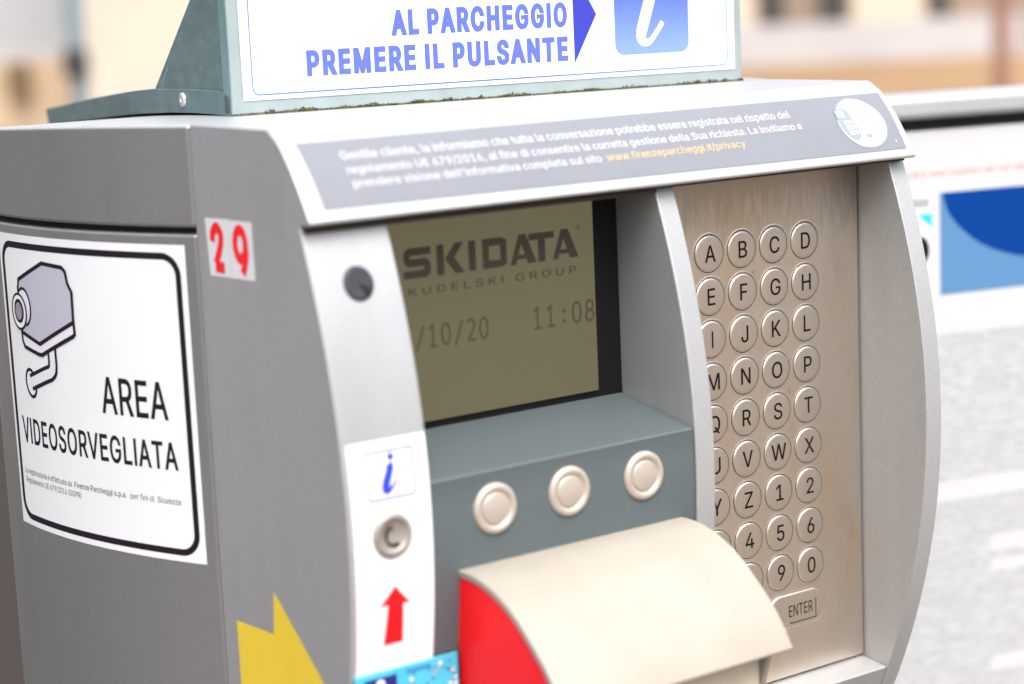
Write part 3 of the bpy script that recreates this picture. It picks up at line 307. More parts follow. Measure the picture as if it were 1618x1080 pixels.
def winding(p, loops):
    w = 0
    for L in loops:
        for i in range(len(L)):
            (x1, y1), (x2, y2) = L[i-1], L[i]
            if (y1 <= p[1]) != (y2 <= p[1]) and p[0] < (x2 - x1) * (p[1] - y1) / (y2 - y1) + x1: w += 1 if y2 > y1 else -1
    return w
ONE = {}
SERIF = 3.3                                   # this weight draws the lettering with serifs
def serifs(loops, sgn):
    out = []
    for L in loops:
        for i in range(len(L)):
            (xa, ya), (xb, yb) = L[i-1], L[i]
            if ya == yb and 45 < abs(xb - xa) < 95:
                bottom = (xb - xa) * sgn > 0            # the outline's solid side lies above a bottom edge
                lo, hi = (ya, ya + 34) if bottom else (ya - 34, ya)
                l = 46; r = 46 if bottom else 6
                q = [(min(xa, xb) - l, lo), (max(xa, xb) + r, lo), (max(xa, xb) + r, hi), (min(xa, xb) - l, hi)]
                out.append(q if sgn > 0 else q[::-1])
    return out
def one_glyph(ch, bold):
    """triangles of one letter by the non-zero rule, so overlapping outlines stay solid"""
    ser = bold == SERIF
    if (ch, bold) not in ONE:
        loops = GLYPH[ch][1]
        big = max(loops, key=lambda L: abs(area2(L))); sgn = 1 if area2(big) > 0 else -1
        extra = serifs(loops, sgn) if ser else []
        if bold: loops = [fatten(L, -bold * sgn) for L in loops]
        loops = loops + extra; vs = []; es = []
        for L in loops:
            n0 = len(vs); vs += [Vector(p) for p in L]; es += [(n0 + i, n0 + (i + 1) % len(L)) for i in range(len(L))]
        r = delaunay_2d_cdt(vs, es, [], 0, 1e-4)
        tri = []
        for f in r[2]:
            c = sum((r[0][i] for i in f), Vector((0, 0))) / len(f)
            if winding(c, loops): tri.append(tuple(f))
        ONE[(ch, bold)] = ([tuple(v) for v in r[0]], tri)
    return ONE[(ch, bold)]
def glyphs(s, bold):
    """a line of lettering: list of (points, triangles, sublayer) in units of a cap height of 509"""
    if (s, bold) in TXT: return TXT[(s, bold)]
    out = []; x = 0
    for ch in s:
        if ch == ' ': x += 170 + bold; continue
        pts, tri = one_glyph(ch, bold)
        out.append(([(p[0] + x, p[1]) for p in pts], tri, 0))
        x += GLYPH[ch][0] + 2 * bold
    TXT[(s, bold)] = out
    return out
def text_items(t, x0, x1, base, cap, bold):
    g_ = glyphs(t, bold); k = cap / (509 + 1.2 * bold)
    a = min(p[0] for it in g_ for p in it[0]); b = max(p[0] for it in g_ for p in it[0]); sx = (x1 - x0) / (b - a)
    return [([(x0 + (p[0] - a) * sx, base + (p[1] + .6 * bold) * k) for p in pts], f, sub) for pts, f, sub in g_]
class Print:
    def __init__(s): s.items = []
    def poly(s, pts, m, layer=1):
        pts = [tuple(p) for p in pts]
        tri = tessellate_polygon([[Vector((p[0], p[1], 0)) for p in pts]])
        s.items.append((pts, [tuple(t) for t in tri], m, layer)); return s
    def rect(s, x0, x1, y0, y1, m, layer=1):
        s.items.append(([(x0, y0), (x1, y0), (x1, y1), (x0, y1)], [(0, 1, 2, 3)], m, layer)); return s
    def rrect(s, x0, x1, y0, y1, r, m, layer=1):
        return s.poly(rr(x0, x1, y0, y1, r), m, layer)
    def ellipse(s, cx_, cy_, a, b, m, layer=1, rot=0.0, n=40):
        return s.poly(ell(cx_, cy_, a, b, rot, n), m, layer)
    def stroke(s, pts, w, m, layer=1, closed=False):
        P = [Vector((p[0], p[1])) for p in pts]; n = len(P); L = []; R = []
        ws = w if isinstance(w, (list, tuple)) else [w] * n
        for i in range(n):
            a = P[i] - P[i - 1] if (i > 0 or closed) else P[1] - P[0]
            b = P[(i + 1) % n] - P[i] if (i < n - 1 or closed) else P[i] - P[i - 1]
            a.normalize(); b.normalize(); t = (a + b)
            if t.length < 1e-6: t = a.copy()
            t.normalize(); nn = Vector((-t.y, t.x)); k = max(0.35, nn.dot(Vector((-a.y, a.x))))
            L.append(tuple(P[i] + nn * ws[i] / 2 / k)); R.append(tuple(P[i] - nn * ws[i] / 2 / k))
        f = []
        for i in range(n if closed else n - 1):
            j = (i + 1) % n; f.append((i, n + i, n + j, j))
        s.items.append((L + R, f, m, layer)); return s
    def text(s, t, x0, x1, base, cap, m, layer=1, bold=0.0):
        for pts, f, sub in text_items(t, x0, x1, base, cap, SERIF if abs(bold * 509 - SERIF) < 1e-6 else bold * 509): s.items.append((pts, f, m, layer + sub))
        return s
    def build(s, name, fn, parent, delta=0.00012, cut=None, label=None, lift=0.00005, stagger=False):
        bm = bmesh.new(); mats = []
        for k_, (pts, faces, m, layer) in enumerate(s.items):
            layer = layer + .13 * (k_ % 7) if stagger else layer
            if m not in mats: mats.append(m)
            t = bmesh.new(); vs = [t.verts.new((p[0], p[1], 0)) for p in pts]
            for f in faces:
                try: t.faces.new([vs[i] for i in f])
                except ValueError: pass
            if cut:
                for ax, step in cut:
                    lo = min(p[ax] for p in pts); hi = max(p[ax] for p in pts); k = math.floor(lo / step) + 1
                    while k * step < hi:
                        co = [0, 0, 0]; no = [0, 0, 0]; co[ax] = k * step; no[ax] = 1
                        bmesh.ops.bisect_plane(t, geom=t.verts[:] + t.edges[:] + t.faces[:], plane_co=co, plane_no=no, dist=1e-7); k += 1
            mp = {}
            for v in t.verts: mp[v] = bm.verts.new(fn(v.co.x, v.co.y, lift + delta * layer))
            for f in t.faces:
                g = bm.faces.new([mp[v] for v in f.verts]); g.material_index = mats.index(m)
            t.free()
        o = mesh_obj(name, bm, [M[m] for m in mats], parent, smooth=80)
        if label: o['label'] = label
        return o
def rr(x0, x1, y0, y1, r, n=7):
    out = []
    for cx_, cy_, a0 in ((x1 - r, y0 + r, -90), (x1 - r, y1 - r, 0), (x0 + r, y1 - r, 90), (x0 + r, y0 + r, 180)):
        for k in range(n + 1):
            a = math.radians(a0 + 90 * k / n); out.append((cx_ + r * math.cos(a), cy_ + r * math.sin(a)))
    return out
def ell(cx_, cy_, a, b, rot=0.0, n=40, t0=0, t1=360):
    out = []
    for k in range(n):
        t = math.radians(t0 + (t1 - t0) * k / n); x = a * math.cos(t); y = b * math.sin(t)
        out.append((cx_ + x * math.cos(rot) - y * math.sin(rot), cy_ + x * math.sin(rot) + y * math.cos(rot)))
    return out
def smooth_line(pts, n=6):
    """Catmull-Rom through pts"""
    P = [Vector(p) for p in pts]; P = [P[0] * 2 - P[1]] + P + [P[-1] * 2 - P[-2]]; out = []
    for i in range(1, len(P) - 2):
        for k in range(n):
            t = k / n
            out.append(tuple(0.5 * ((2 * P[i]) + (-P[i-1] + P[i+1]) * t + (2*P[i-1] - 5*P[i] + 4*P[i+1] - P[i+2]) * t*t + (-P[i-1] + 3*P[i] - 3*P[i+1] + P[i+2]) * t**3)))
    out.append(tuple(P[-2])); return out

# ------------------------------------------------------------------ surfaces of the machine
def bow(z):                                    # depth of the bowed front at height z
    z = max(-0.25, min(0.04, z))
    return (((-1.5534 * z - 0.6491) * z + 1.6817) * z + 0.271) * z - 0.0281
HOOD = [(0.0615, 0.0659), (0.0022, 0.0656), (0.0006, 0.0651)] + smooth_line([(-0.0006, 0.0643), (-0.0050, 0.0615), (-0.0086, 0.0582), (-0.0148, 0.0508), (-0.0204, 0.0424), (-0.0246, 0.0354)], 5)
def hood_y(z):
    P = HOOD[3:][::-1]
    for (y0, a), (y1, b) in zip(P, P[1:]):
        if a <= z <= b: return y0 + (y1 - y0) * (z - a) / (b - a)
    return P[0][0] if z < P[0][1] else P[-1][0]
def on_hood(x, z, h):
    d = 0.0015; ty = hood_y(z + d) - hood_y(z - d); n = Vector((0, -2 * d, ty)); n.normalize()
    if n.z < 0: n = -n
    return Vector((x, hood_y(z), z)) + n * h
def on_bow(x, z, h):
    d = 0.001; t = (bow(z + d) - bow(z - d)) / (2 * d); n = Vector((0, -1, t)); n.normalize()
    return Vector((x, bow(z), z)) + n * h
def plan_x(y): return -0.2315 + 2.137 * (y - 0.18) ** 2
PY = [0.0615 + 0.002 * k for k in range(110)]
PS = [0.0]
for a, b in zip(PY, PY[1:]): PS.append(PS[-1] + math.hypot(plan_x(b) - plan_x(a), b - a))
def on_side(x, z, h):                          # x = minus the arc length back from the seam
    s = -x; i = max(0, min(len(PS) - 2, sum(1 for q in PS if q <= s) - 1)); y = PY[i] + (s - PS[i]) / (PS[i+1] - PS[i]) * (PY[i+1] - PY[i])
    n = Vector((-1, 4.274 * (y - 0.18), 0)); n.normalize()
    return Vector((plan_x(y), y, z)) + n * h
def at_y(y0): return lambda x, z, h: Vector((x, y0 - h, z))
def at_cheek(x, z, h): return Vector((-0.2015 - h, -x, z))
def roof(y): return 0.0659 - 0.17 * max(0, y - 0.07) ** 2

# ------------------------------------------------------------------ ground
def sheet(name, x0, x1, y0, y1, z, m, label=None):
    bm = bmesh.new(); n = 1
    v = [bm.verts.new((x, y, z - Z0)) for x, y in ((x0, y0), (x1, y0), (x1, y1), (x0, y1))]; bm.faces.new(v)
    o = mesh_obj(name, bm, m); o['kind'] = 'structure'; return o
M['plaza'] = mat('plaza_ground', (0.125, 0.10, 0.08), 0.9, 0, 0.2, 0.8)
M['sand'] = mat('sand_court', (0.235, 0.140, 0.062), 0.9, 0, 0.3, 0.4, dark=(0.17, 0.095, 0.04))
M['paving'] = mat('asphalt', (0.055, 0.045, 0.038), 0.8, 0, 0.3, 6)
sheet('ground', -250, 250, -250, 250, 0.0, M['plaza'])
sheet('sand_court', 12, 70, 9, 70, 0.004, M['sand'])
sheet('road', -6, 14, 1.5, 7.5, 0.004, M['paving'])

# ------------------------------------------------------------------ parking machine
CX = -0.0527
machine = empty('parking_machine', (CX, 0.15, 0.004), 'silver parking ticket machine with olive screen, steel letter keypad and cream ticket cover', 'parking machine')
X0, X1, X2, X3 = -0.2015, -0.1665, 0.0869, 0.0962

# outer body: plan outline
def outline(inset=0.0, rear=False):
    if rear:
        L = [(-0.2215, 0.2145), (-0.2210, 0.24), (-0.2175, 0.27), (-0.2095, 0.30), (-0.197, 0.328), (-0.178, 0.354), (-0.150, 0.378), (-0.110, 0.394)]
    else:
        L = [(plan_x(y), y) for y in (0.0622, 0.072, 0.084, 0.096, 0.108, 0.12, 0.132, 0.145, 0.158, 0.17, 0.182, 0.195, 0.205)] + [(-0.2290, 0.2110), (-0.2268, 0.2138)]
    return [(x + inset, y) for x, y in L]
def body(name, z0, ztop, m, inset=0.0, bevel=0.0012, rear=False):
    bm = bmesh.new(); L = outline(inset, rear); rows = []
    for x, y in L:
        zt = ztop(y); xr = 2 * CX - x
        rows.append([bm.verts.new(c) for c in ((x, y, z0), (x, y, zt), (xr, y, zt), (xr, y, z0))])
    for A, B in zip(rows, rows[1:]):
        for k in range(4): bm.faces.new((A[k], A[(k+1) % 4], B[(k+1) % 4], B[k]))
    bm.faces.new(rows[0]); bm.faces.new(rows[-1][::-1])
    bmesh.ops.recalc_face_normals(bm, faces=bm.faces)
    for f in bm.faces:
        if name == 'top_cover' and f.normal.z > .8: f.material_index = 1  # upward faces take the paler silver, sky brightness put into the colour
    return mesh_obj(name, bm, [m, M['silver']], machine, bevel=bevel, seg=3, smooth=30)
body('side_panel', -Z0 + 0.006, lambda y: 0.0244, M['panel'])
body('top_cover', 0.0268, roof, M['panel'], bevel=0.0016)
body('rear_cover', -Z0 + 0.006, lambda y: roof(y) - .0006, M['rear'], rear=True)
body('inner_core', 0.022, lambda y: 0.030, M['gap'], inset=0.004, bevel=0)

# head housing: hood + left cheek + right cheek in one skin
bm = bmesh.new()
YS = bow(0.0325)
rows2d = HOOD + [(-0.0254, 0.0342), (-0.0250, 0.0333), (-0.0238, 0.0330), (YS, 0.0325)]
cols = (X0, X1, X2, X3)
G = [[bm.verts.new((x, y, z)) for x in cols] for y, z in rows2d]
for A, B in zip(G, G[1:]):
    for k in range(3): bm.faces.new((A[k], A[k+1], B[k+1], B[k]))
zs = [0.0325 - 0.006 * k for k in range(1, 46)]
zs = [z for z in zs if z > -0.24] + [-0.24]
def cheek(ca, cb, xa, xb):
    a = [G[-1][ca]]; b = [G[-1][cb]]
    for z in zs: a.append(bm.verts.new((xa, bow(z), z))); b.append(bm.verts.new((xb, bow(z), z)))
    for i in range(len(a) - 1): bm.faces.new((a[i], b[i], b[i+1], a[i+1]))
    return a, b
bl = lambda x, z: bm.verts.new((x, 0.0615, z))
a, b = cheek(0, 1, X0, X1)
v0 = bl(X0, -0.24); v1 = bl(X1, -0.24); v1t = bl(X1, 0.0325)
bm.faces.new([r[0] for r in G[:-1]] + a + [v0])
bm.faces.new(b + [v1, v1t]); bm.faces.new((a[-1], b[-1], v1, v0))
a, b = cheek(2, 3, X2, X3)
w0 = bl(X2, -0.24); w1 = bl(X3, -0.24); w0t = bl(X2, 0.0325)
bm.faces.new([r[3] for r in G[:-1]] + b + [w1])
bm.faces.new(a + [w0, w0t]); bm.faces.new((a[-1], b[-1], w1, w0))
bm.faces.new((G[-1][1], G[-1][2], w0t, v1t))
bmesh.ops.recalc_face_normals(bm, faces=bm.faces)
mesh_obj('head_housing', bm, M['silver'], machine, bevel=0.0011, seg=3, smooth=30)

# back of the recesses, sill, lower column
bm = bmesh.new(); box(bm, X1 - 0.002, X2 + 0.002, 0.012, 0.05, -0.24, 0.034); mesh_obj('recess_back', bm, M['gap'], machine)
bm = bmesh.new()
pts = [(0.004, -0.1930), (bow(-0.1948) + 0.0002, -0.1949)] + [(bow(z) + 0.0002, z) for z in (-0.2, -0.206, -0.213, -0.22, -0.23, -0.2395)] + [(0.0115, -0.2395)]
prism(bm, pts, lambda y, z: (-0.0332, y, z), lambda y, z: (X2 - 0.0001, y, z))
mesh_obj('recess_sill', bm, M['silver'], machine, bevel=0.001)
bm = bmesh.new(); box(bm, -0.196, 0.0905, 0.022, 0.0610, -Z0 + 0.006, -0.2405); mesh_obj('lower_column', bm, M['silver'], machine, bevel=0.003)

M['hoodshade'] = mat('hood_shade_brown', (0.045, 0.035, 0.028), 0.8)
bm = bmesh.new(); box(bm, X0 + .0012, X3 - .0012, -.0200, 0.02, .0317, .0332); box(bm, X0 + .0012, -.0430, -.0199, 0.02, .0300, .0316); mesh_obj('hood_shade_strip', bm, M['hoodshade'], machine, bevel=.0004)  # dark bars added for the shadow under the hood lip, no real seal
P = Print().stroke([(.002, -.1012), (.011, -.1020), (.0145, -.1034), (.0185, -.1068)], [.0001, .0004, .0004, .0001], 'scratch')
P.build('paint_scratch', lambda x, z, h: (X2 - h, -x, z), machine)
# rib between screen and keypad
bm = bmesh.new()
rz = [0.0322 - 0.006 * k for k in range(0, 45)]
pts = [(bow(z), z) for z in rz if z > -0.238] + [(0.011, -0.2395), (0.011, 0.0322)]
prism(bm, pts, lambda y, z: (-0.0427, y, z), lambda y, z: (-0.0331, y, z))
mesh_obj('divider_rib', bm, M['silver'], machine, bevel=0.0008, seg=3, smooth=30)

# screen
bm = bmesh.new(); box(bm, X1 + 0.0002, -0.0429, 0.0062, 0.0115, -0.056, 0.0323)
bez = mesh_obj('screen', bm, M['bezel'], machine, bevel=0.0004)
bm = bmesh.new(); box(bm, X1 + 0.004, -0.0563, 0.0046, 0.0061, -0.0496, 0.0322)
lcd = mesh_obj('display_glass', bm, M['lcd'], bez, bevel=0.0003)
P = Print(); T = 'lcdtext'
def skid(x0, x1, y0, y1):
    w = 0.0033; Wd = x1 - x0; hw = w * .46 / (y1 - y0)
    def L(a, b, pts, ww=w, cl=False): P.stroke([(x0 + (a + (b - a) * px) * Wd, y0 + py * (y1 - y0)) for px, py in pts], ww, T, 1, cl)
    def Q(a, b, pts): P.poly([(x0 + (a + (b - a) * px) * Wd, y0 + py * (y1 - y0)) for px, py in pts], T, 1)
    v = w / 2 / Wd / .15
    L(0, .153, [(1.0, 1 - hw), (v + .08, 1 - hw), (v, 1 - hw * 1.6), (v, .62), (v + .08, .51), (1 - v - .08, .51), (1 - v, .42), (1 - v, hw * 1.6), (1 - v - .08, hw), (0, hw)], w * .88)
    L(.184, .337, [(v, 0), (v, 1)]); Q(.184, .337, [(.32, .52), (.68, 1), (1.0, 1), (.64, .52)]); Q(.184, .337, [(.30, .52), (.64, .52), (1.02, 0), (.66, 0)])
    L(.362, .405, [(.5, 0), (.5, 1)], w * .98)
    L(.442, .583, [(v, hw), (v, 1 - hw), (1 - v - .12, 1 - hw), (1 - v, .82), (1 - v, .18), (1 - v - .12, hw)], w * .9, True)
    for a in (.601, .853):
        Q(a, a + .15, [(0, 0), (.22, 0), (.56, 1), (.36, 1)]); Q(a, a + .15, [(.34, 1), (.64, 1), (1.04, 0), (.70, 0)]); L(a, a + .15, [(.2, .24), (.85, .24)], w * .5)
    L(.712, .865, [(0, 1 - hw), (1, 1 - hw)], w * .8); L(.712, .865, [(.5, 1 - hw), (.5, 0)], w * 1.05)
skid(-0.1462, -0.0650, 0.0056, 0.0172)
P.text('K U D E L S K I   G R O U P', -0.1443, -0.0656, -0.0008, 0.0029, T, 1, 0.012)
P.stroke(ell(-0.0640, 0.0172, 0.0008, 0.0008, n=12), 0.00025, T, 1, True)
def mono(s, x0, adv, y0, h, w):
    for k, c in enumerate(s):
        X = x0 + k * adv; a = adv * 0.70
        q = lambda pts: [(X + px * a, y0 + py * h) for px, py in pts]
        if c == '1':
            P.stroke(q([(.12, .80), (.5, .97), (.5, 0)]), w, T); P.stroke(q([(.08, .04), (.95, .04)]), w, T)
        elif c == '0':
            P.stroke(ell(X + a / 2, y0 + h / 2, a * .44, h * .47, n=24), w, T, 1, True)
        elif c == '8':
            P.stroke(ell(X + a / 2, y0 + h * .73, a * .36, h * .23, n=20), w, T, 1, True); P.stroke(ell(X + a / 2, y0 + h * .27, a * .43, h * .25, n=20), w, T, 1, True)
        elif c == '2':
            P.stroke(smooth_line(q([(.06, .84), (.3, .96), (.68, .93), (.84, .74), (.7, .5), (.35, .22), (.08, .05)])), w, T); P.stroke(q([(.04, .05), (.92, .05)]), w, T)
        elif c == '/': P.stroke(q([(.05, -.1), (.95, 1.02)]), w, T)
        elif c == ':':
            for yy in (.18, .66): P.rect(X + a * .38, X + a * .66, y0 + (yy - .09) * h, y0 + (yy + .09) * h, T)
mono('/10/20', -0.1424, 0.00585, -0.0212, 0.0085, 0.00088)
mono('11:08', -0.0877, 0.00645, -0.0208, 0.0086, 0.00092)
P.build('display_text', at_y(0.0046), bez, stagger=True)

# shelf and button panel
bm = bmesh.new()
pts = [(0.0061, -0.0527), (-0.0378, -0.0610)] + [(bow(z) + 0.0008, z) for z in (-0.0622, -0.072, -0.082, -0.092, -0.102, -0.112, -0.122, -0.135, -0.15, -0.165, -0.18, -0.2, -0.22, -0.2395)] + [(0.0115, -0.2395), (0.0115, -0.0527)]
prism(bm, pts, lambda y, z: (X1 + 0.0003, y, z), lambda y, z: (-0.0429, y, z))
mesh_obj('button_panel', bm, M['bluegrey'], machine, bevel=0.0010, seg=3, smooth=30)
for bx, bz in ((-0.1389, -0.0755), (-0.1049, -0.0752), (-0.0690, -0.0755)):
    bm = bmesh.new(); y0 = bow(bz) + 0.0008
    lathe(bm, [(0, .0012), (.0054, .0012), (.0058, .0010), (.0061, .0005), (.0066, .0008), (.0072, .0014), (.0082, .0015), (.0090, .0011), (.0095, .0004), (.0096, -.0006)], lambda p, q, h: (bx + p, y0 - h, bz + q), 48)
    bmesh.ops.recalc_face_normals(bm, faces=bm.faces)
    mesh_obj('push_button', bm, M['nickel'], machine, loc=(bx, y0, bz), smooth=60)
bm = bmesh.new(); px, pz = -0.1837, -0.0767; y0 = bow(pz)
lathe(bm, [(0, .0004), (.0050, .0004), (.0054, .0007), (.0058, .0012), (.0070, .0014), (.0078, .0009), (.0081, 0), (.0081, -.0005)], lambda p, q, h: (px + p, y0 - h, pz + q), 44)
bmesh.ops.recalc_face_normals(bm, faces=bm.faces)
cb = mesh_obj('call_button', bm, M['nickel2'], machine, loc=(px, y0, pz), smooth=60)
P = Print()
arc = ell(px + .0006, pz - .0002, .0034, .0036, n=14, t0=125, t1=300)
P.stroke(arc, [.0010 + .0007 * abs(math.sin(k / 13 * 3.1 - 1.57)) ** 1 for k in range(14)], 'darkmark')
P.ellipse(arc[0][0] + .0003, arc[0][1], .0011, .0008, 'darkmark', 2); P.ellipse(arc[-1][0], arc[-1][1], .0012, .0009, 'darkmark', 2)
P.build('handset_mark', at_y(y0 - .0004), cb)
# microphone opening
bm = bmesh.new(); mx_, mz_ = -0.1833, 0.0113; y0 = bow(mz_)
tl = (bow(mz_ + .002) - bow(mz_ - .002)) / .004
lathe(bm, [(0, .0004), (.0045, .0005), (.0056, .0006), (.0061, .0002), (.0062, -.0006)], lambda p, q, h: (mx_ + p, y0 + q * tl - h, mz_ + q), 36)
bmesh.ops.recalc_face_normals(bm, faces=bm.faces)
mic = mesh_obj('microphone_hole', bm, M['slate'], machine, loc=(mx_, y0, mz_), smooth=60)
P = Print().poly([(mx_ + .0001, mz_ + .0003), (mx_ + .0019, mz_ - .0049), (mx_ + .0038, mz_ - .0039), (mx_ + .0050, mz_ - .0022)], 'gap')
P.build('sound_slot', lambda x, z, h: (x, y0 + (z - mz_) * tl - .0006 - h, z), mic)

# keypad
bm = bmesh.new(); box(bm, -0.0329, X2 - 0.0008, 0.0, 0.0110, -0.1923, 0.0322)
pad = mesh_obj('keypad', bm, M['steel'], machine, bevel=0.0004)
KEYS = ['ABCD', 'EFGH', 'IJKL', 'MNOP', 'QRST', 'UVWX', 'YZ12', '3456', '7890']
KH = .00052
KP = [(0, KH), (.0066, KH), (.0072, KH - .00005), (.0076, KH - .00022), (.0078, KH - .0005), (.00785, -.0002)]
RP = [(.0080, -.0002), (.0081, .00005), (.0084, .00010), (.0088, .00004), (.0091, -.0001)]
for r, line in enumerate(KEYS):
    for c, ch in enumerate(line):
        kx, kz = c * 0.018, -r * 0.018
        bm = bmesh.new(); f = lambda p, q, h: (kx + p, -h, kz + q)
        lathe(bm, KP, f, 44); lathe(bm, RP, f, 44)
        lathe(bm, [(.0076, .00006), (.0081, .00006)], f, 44, 1)
        g_ = glyphs(ch, 0); k = 0.0069 / 509
        wd = (max(p[0] for it in g_ for p in it[0]) - min(p[0] for it in g_ for p in it[0])) * k * .98
        for pts, fc, sub in text_items(ch, kx + .0003 - wd / 2, kx + .0003 + wd / 2, kz - .0036, .0071, 8):
            nv = [bm.verts.new((p[0], -KH - .00006 - sub * .0001, p[1])) for p in pts]
            for q in fc: bm.faces.new([nv[i] for i in q]).material_index = 2
        bmesh.ops.recalc_face_normals(bm, faces=[q for q in bm.faces if q.material_index == 0])
        mesh_obj('key', bm, [M['key'], M['gap'], M['legend']], pad, loc=(kx, 0, kz), smooth=50)
M['rustspot'] = mat('rust_spot', (0.30, 0.16, 0.075), 0.7, 0.2, 0.4, 900)
for rx, rz, sc in ((.0440, -.0640, 1.0), (.0428, -.1032, .8), (.0246, -.0105, .6)):
    pts = [(rx + sc * .0009 * random.uniform(.4, 1) * math.cos(a_ * .524), rz + sc * .0019 * random.uniform(.4, 1) * math.sin(a_ * .524)) for a_ in range(12)]
    on_key = math.hypot(rx - round(rx / .018) * .018, rz - round(rz / .018) * .018) < .0084
    Print().poly(pts, 'rustspot', 0).build('rust_stain', lambda x, z, h, k_=(KH + .0001 if on_key else .0001): (x, -k_ - h, z), pad)
bm = bmesh.new(); ez = -0.1625
def pill(r0, d): return rr(.036 - r0, .054 + r0, ez - r0, ez + r0, r0 - .0002, 12)
prev = None
for r0, h in ((.0064, KH), (.0072, KH - .00005), (.0076, KH - .00022), (.00785, -.0002)):
    ring = [bm.verts.new((x, -h, z)) for x, z in pill(r0, 0)]
    if prev is None: bm.faces.new(ring)
    else:
        for i in range(len(ring)):
            j = (i + 1) % len(ring); bm.faces.new((prev[i], prev[j], ring[j], ring[i]))
    prev = ring
prev = None
for r0, h in ((.0080, -.0002), (.0081, .00005), (.0084, .00010), (.0088, .00004), (.0091, -.0001)):
    ring = [bm.verts.new((x, -h, z)) for x, z in pill(r0, 0)]
    if prev:
        for i in range(len(ring)):
            j = (i + 1) % len(ring); bm.faces.new((prev[i], prev[j], ring[j], ring[i]))
    prev = ring
for pts, fc, sub in text_items('ENTER', .0402, .0544, -.1652, .0052, 0):
    nv = [bm.verts.new((p[0], -KH - .00006 - sub * .0001, p[1])) for p in pts]
    for q in fc: bm.faces.new([nv[i] for i in q]).material_index = 1
for x0, x1, z0, z1 in ((.0562, .0566, -.1683, -.1595), (.0408, .0562, -.1683, -.1679), (.0408, .0412, -.1679, -.1672)):
    q = [bm.verts.new(c) for c in ((x0, -KH - .00006, z0), (x1, -KH - .00006, z0), (x1, -KH - .00006, z1), (x0, -KH - .00006, z1))]; bm.faces.new(q).material_index = 1
bmesh.ops.recalc_face_normals(bm, faces=[q for q in bm.faces if q.material_index == 0])
mesh_obj('enter_key', bm, [M['key'], M['legend']], pad, loc=(.045, 0, ez), smooth=50)

# ticket cover
bm = bmesh.new()
CP = [(-.0345, -.0958), (-.0401, -.0955), (-.0450, -.0957), (-.0500, -.0963), (-.0568, -.0981), (-.0622, -.1002), (-.0675, -.1028), (-.0730, -.1064), (-.0779, -.1104), (-.0833, -.1152), (-.0881, -.1196), (-.0918, -.1240), (-.0950, -.1283), (-.0975, -.1325), (-.0990, -.1352)]
CP = [(y, z + .0009 * max(0, (-.04 - y)) / .06) for y, z in CP]
inner = []
for i, (y, z) in enumerate(CP):
    y0, z0 = CP[max(0, i - 1)]; y1, z1 = CP[min(len(CP) - 1, i + 1)]; t = Vector((y1 - y0, z1 - z0)); t.normalize()
    inner.append((y - t.y * .0030, z + t.x * .0030))
side = [(y + .0002 * (y < -.04), z - .0001) for y, z in inner if z > -.133 and y > -.0935] 
side += [(side[-1][0] + .004, side[-1][1] - .009), (-.0848, -.150), (-.0848, -.215), (-.0335, -.215)]
prism(bm, CP + inner[::-1], lambda y, z: (-.1557, y, z), lambda y, z: (-.0497, y, z))
cover = mesh_obj('ticket_cover', bm, M['cream'], machine, bevel=0.0007, seg=3, smooth=30)
bm = bmesh.new(); prism(bm, side, lambda y, z: (-.1553, y, z), lambda y, z: (-.1525, y, z))
o = mesh_obj('red_side', bm, M['red'], cover, bevel=0.0003)
bm = bmesh.new(); prism(bm, side, lambda y, z: (-.0530, y, z), lambda y, z: (-.0503, y, z)); mesh_obj('side_plate', bm, M['cream'], cover, bevel=0.0008)
bm = bmesh.new(); box(bm, -.1523, -.0532, -.0835, -.0795, -.215, -.124); mesh_obj('ticket_slot_plate', bm, M['creamdark'], cover)

# stickers on the machine
L = Print()                                     # front strip label
L.rect(-.1993, -.1669, -.215, -.0425, 'white', 0)
L.stroke(rr(-.1921, -.1728, -.0634, -.0466, .0012), .0010, 'paleblue', 1, True)
ii = smooth_line([(-.1842, -.0528), (-.1822, -.0517), (-.1826, -.0535), (-.1846, -.0580), (-.1849, -.0602), (-.1838, -.0607), (-.1816, -.0592), (-.1802, -.0570)], 6)
n = len(ii); L.stroke(ii, [.0010 + .0023 * max(0, math.sin(math.pi * min(1, k / n * 1.15))) ** 1.2 for k in range(n)], 'scriptblue', 1)
L.ellipse(-.1819, -.0489, .0014, .0013, 'scriptblue', 1, n=16)
L.poly([(-.1834, -.0953), (-.1771, -.1028), (-.1800, -.1023), (-.1802, -.1169), (-.1882, -.1169), (-.1864, -.1020), (-.1898, -.1022)], 'red', 1)
L.build('arrow_label', on_bow, machine, cut=[(1, .005)])
B = Print()                                     # blue plate under it
fb = lambda x, z, h: (x, -.0362 - h, z)
bm = bmesh.new(); box(bm, -.2007, -.1572, -.0362, -.0350, -.215, -.1263); bp_ = mesh_obj('blue_plate', bm, M['cyan'], machine, bevel=.0003)
B.rect(-.1972, -.1836, -.150, -.1283, 'navy', 1); B.ellipse(-.1905, -.1306, .0018, .0017, 'white', 2, n=20)
B.stroke([(-.1905, -.1345), (-.1905, -.146)], .003, 'white', 2)
B.rect(-.1795, -.1690, -.1292, -.1278, 'midblue', 1)
for k in range(46):
    x = random.uniform(-.178, -.1578); z = random.uniform(-.145, -.1285); r = random.uniform(.0003, .0010)
    B.ellipse(x, z, r, r, random.choice(['white', 'midblue', 'palegrey', 'midblue', 'labelpink']), 1 + k * .02, n=10)
B.build('printed_pattern', fb, bp_)
Y = Print()
Y.poly([(-.0506, -.1249), (-.0209, -.1234), (-.0186, -.1064), (.0337, -.1480), (-.0186, -.1896), (-.0209, -.1720), (-.0506, -.1711)], 'yellow', 0)
Y.build('yellow_arrow_sticker', at_cheek, machine)
N = Print()
N.poly([(-.0540, .0314), (-.0355, .0319), (-.0355, .0102), (-.0524, .0097)], 'white', 0)
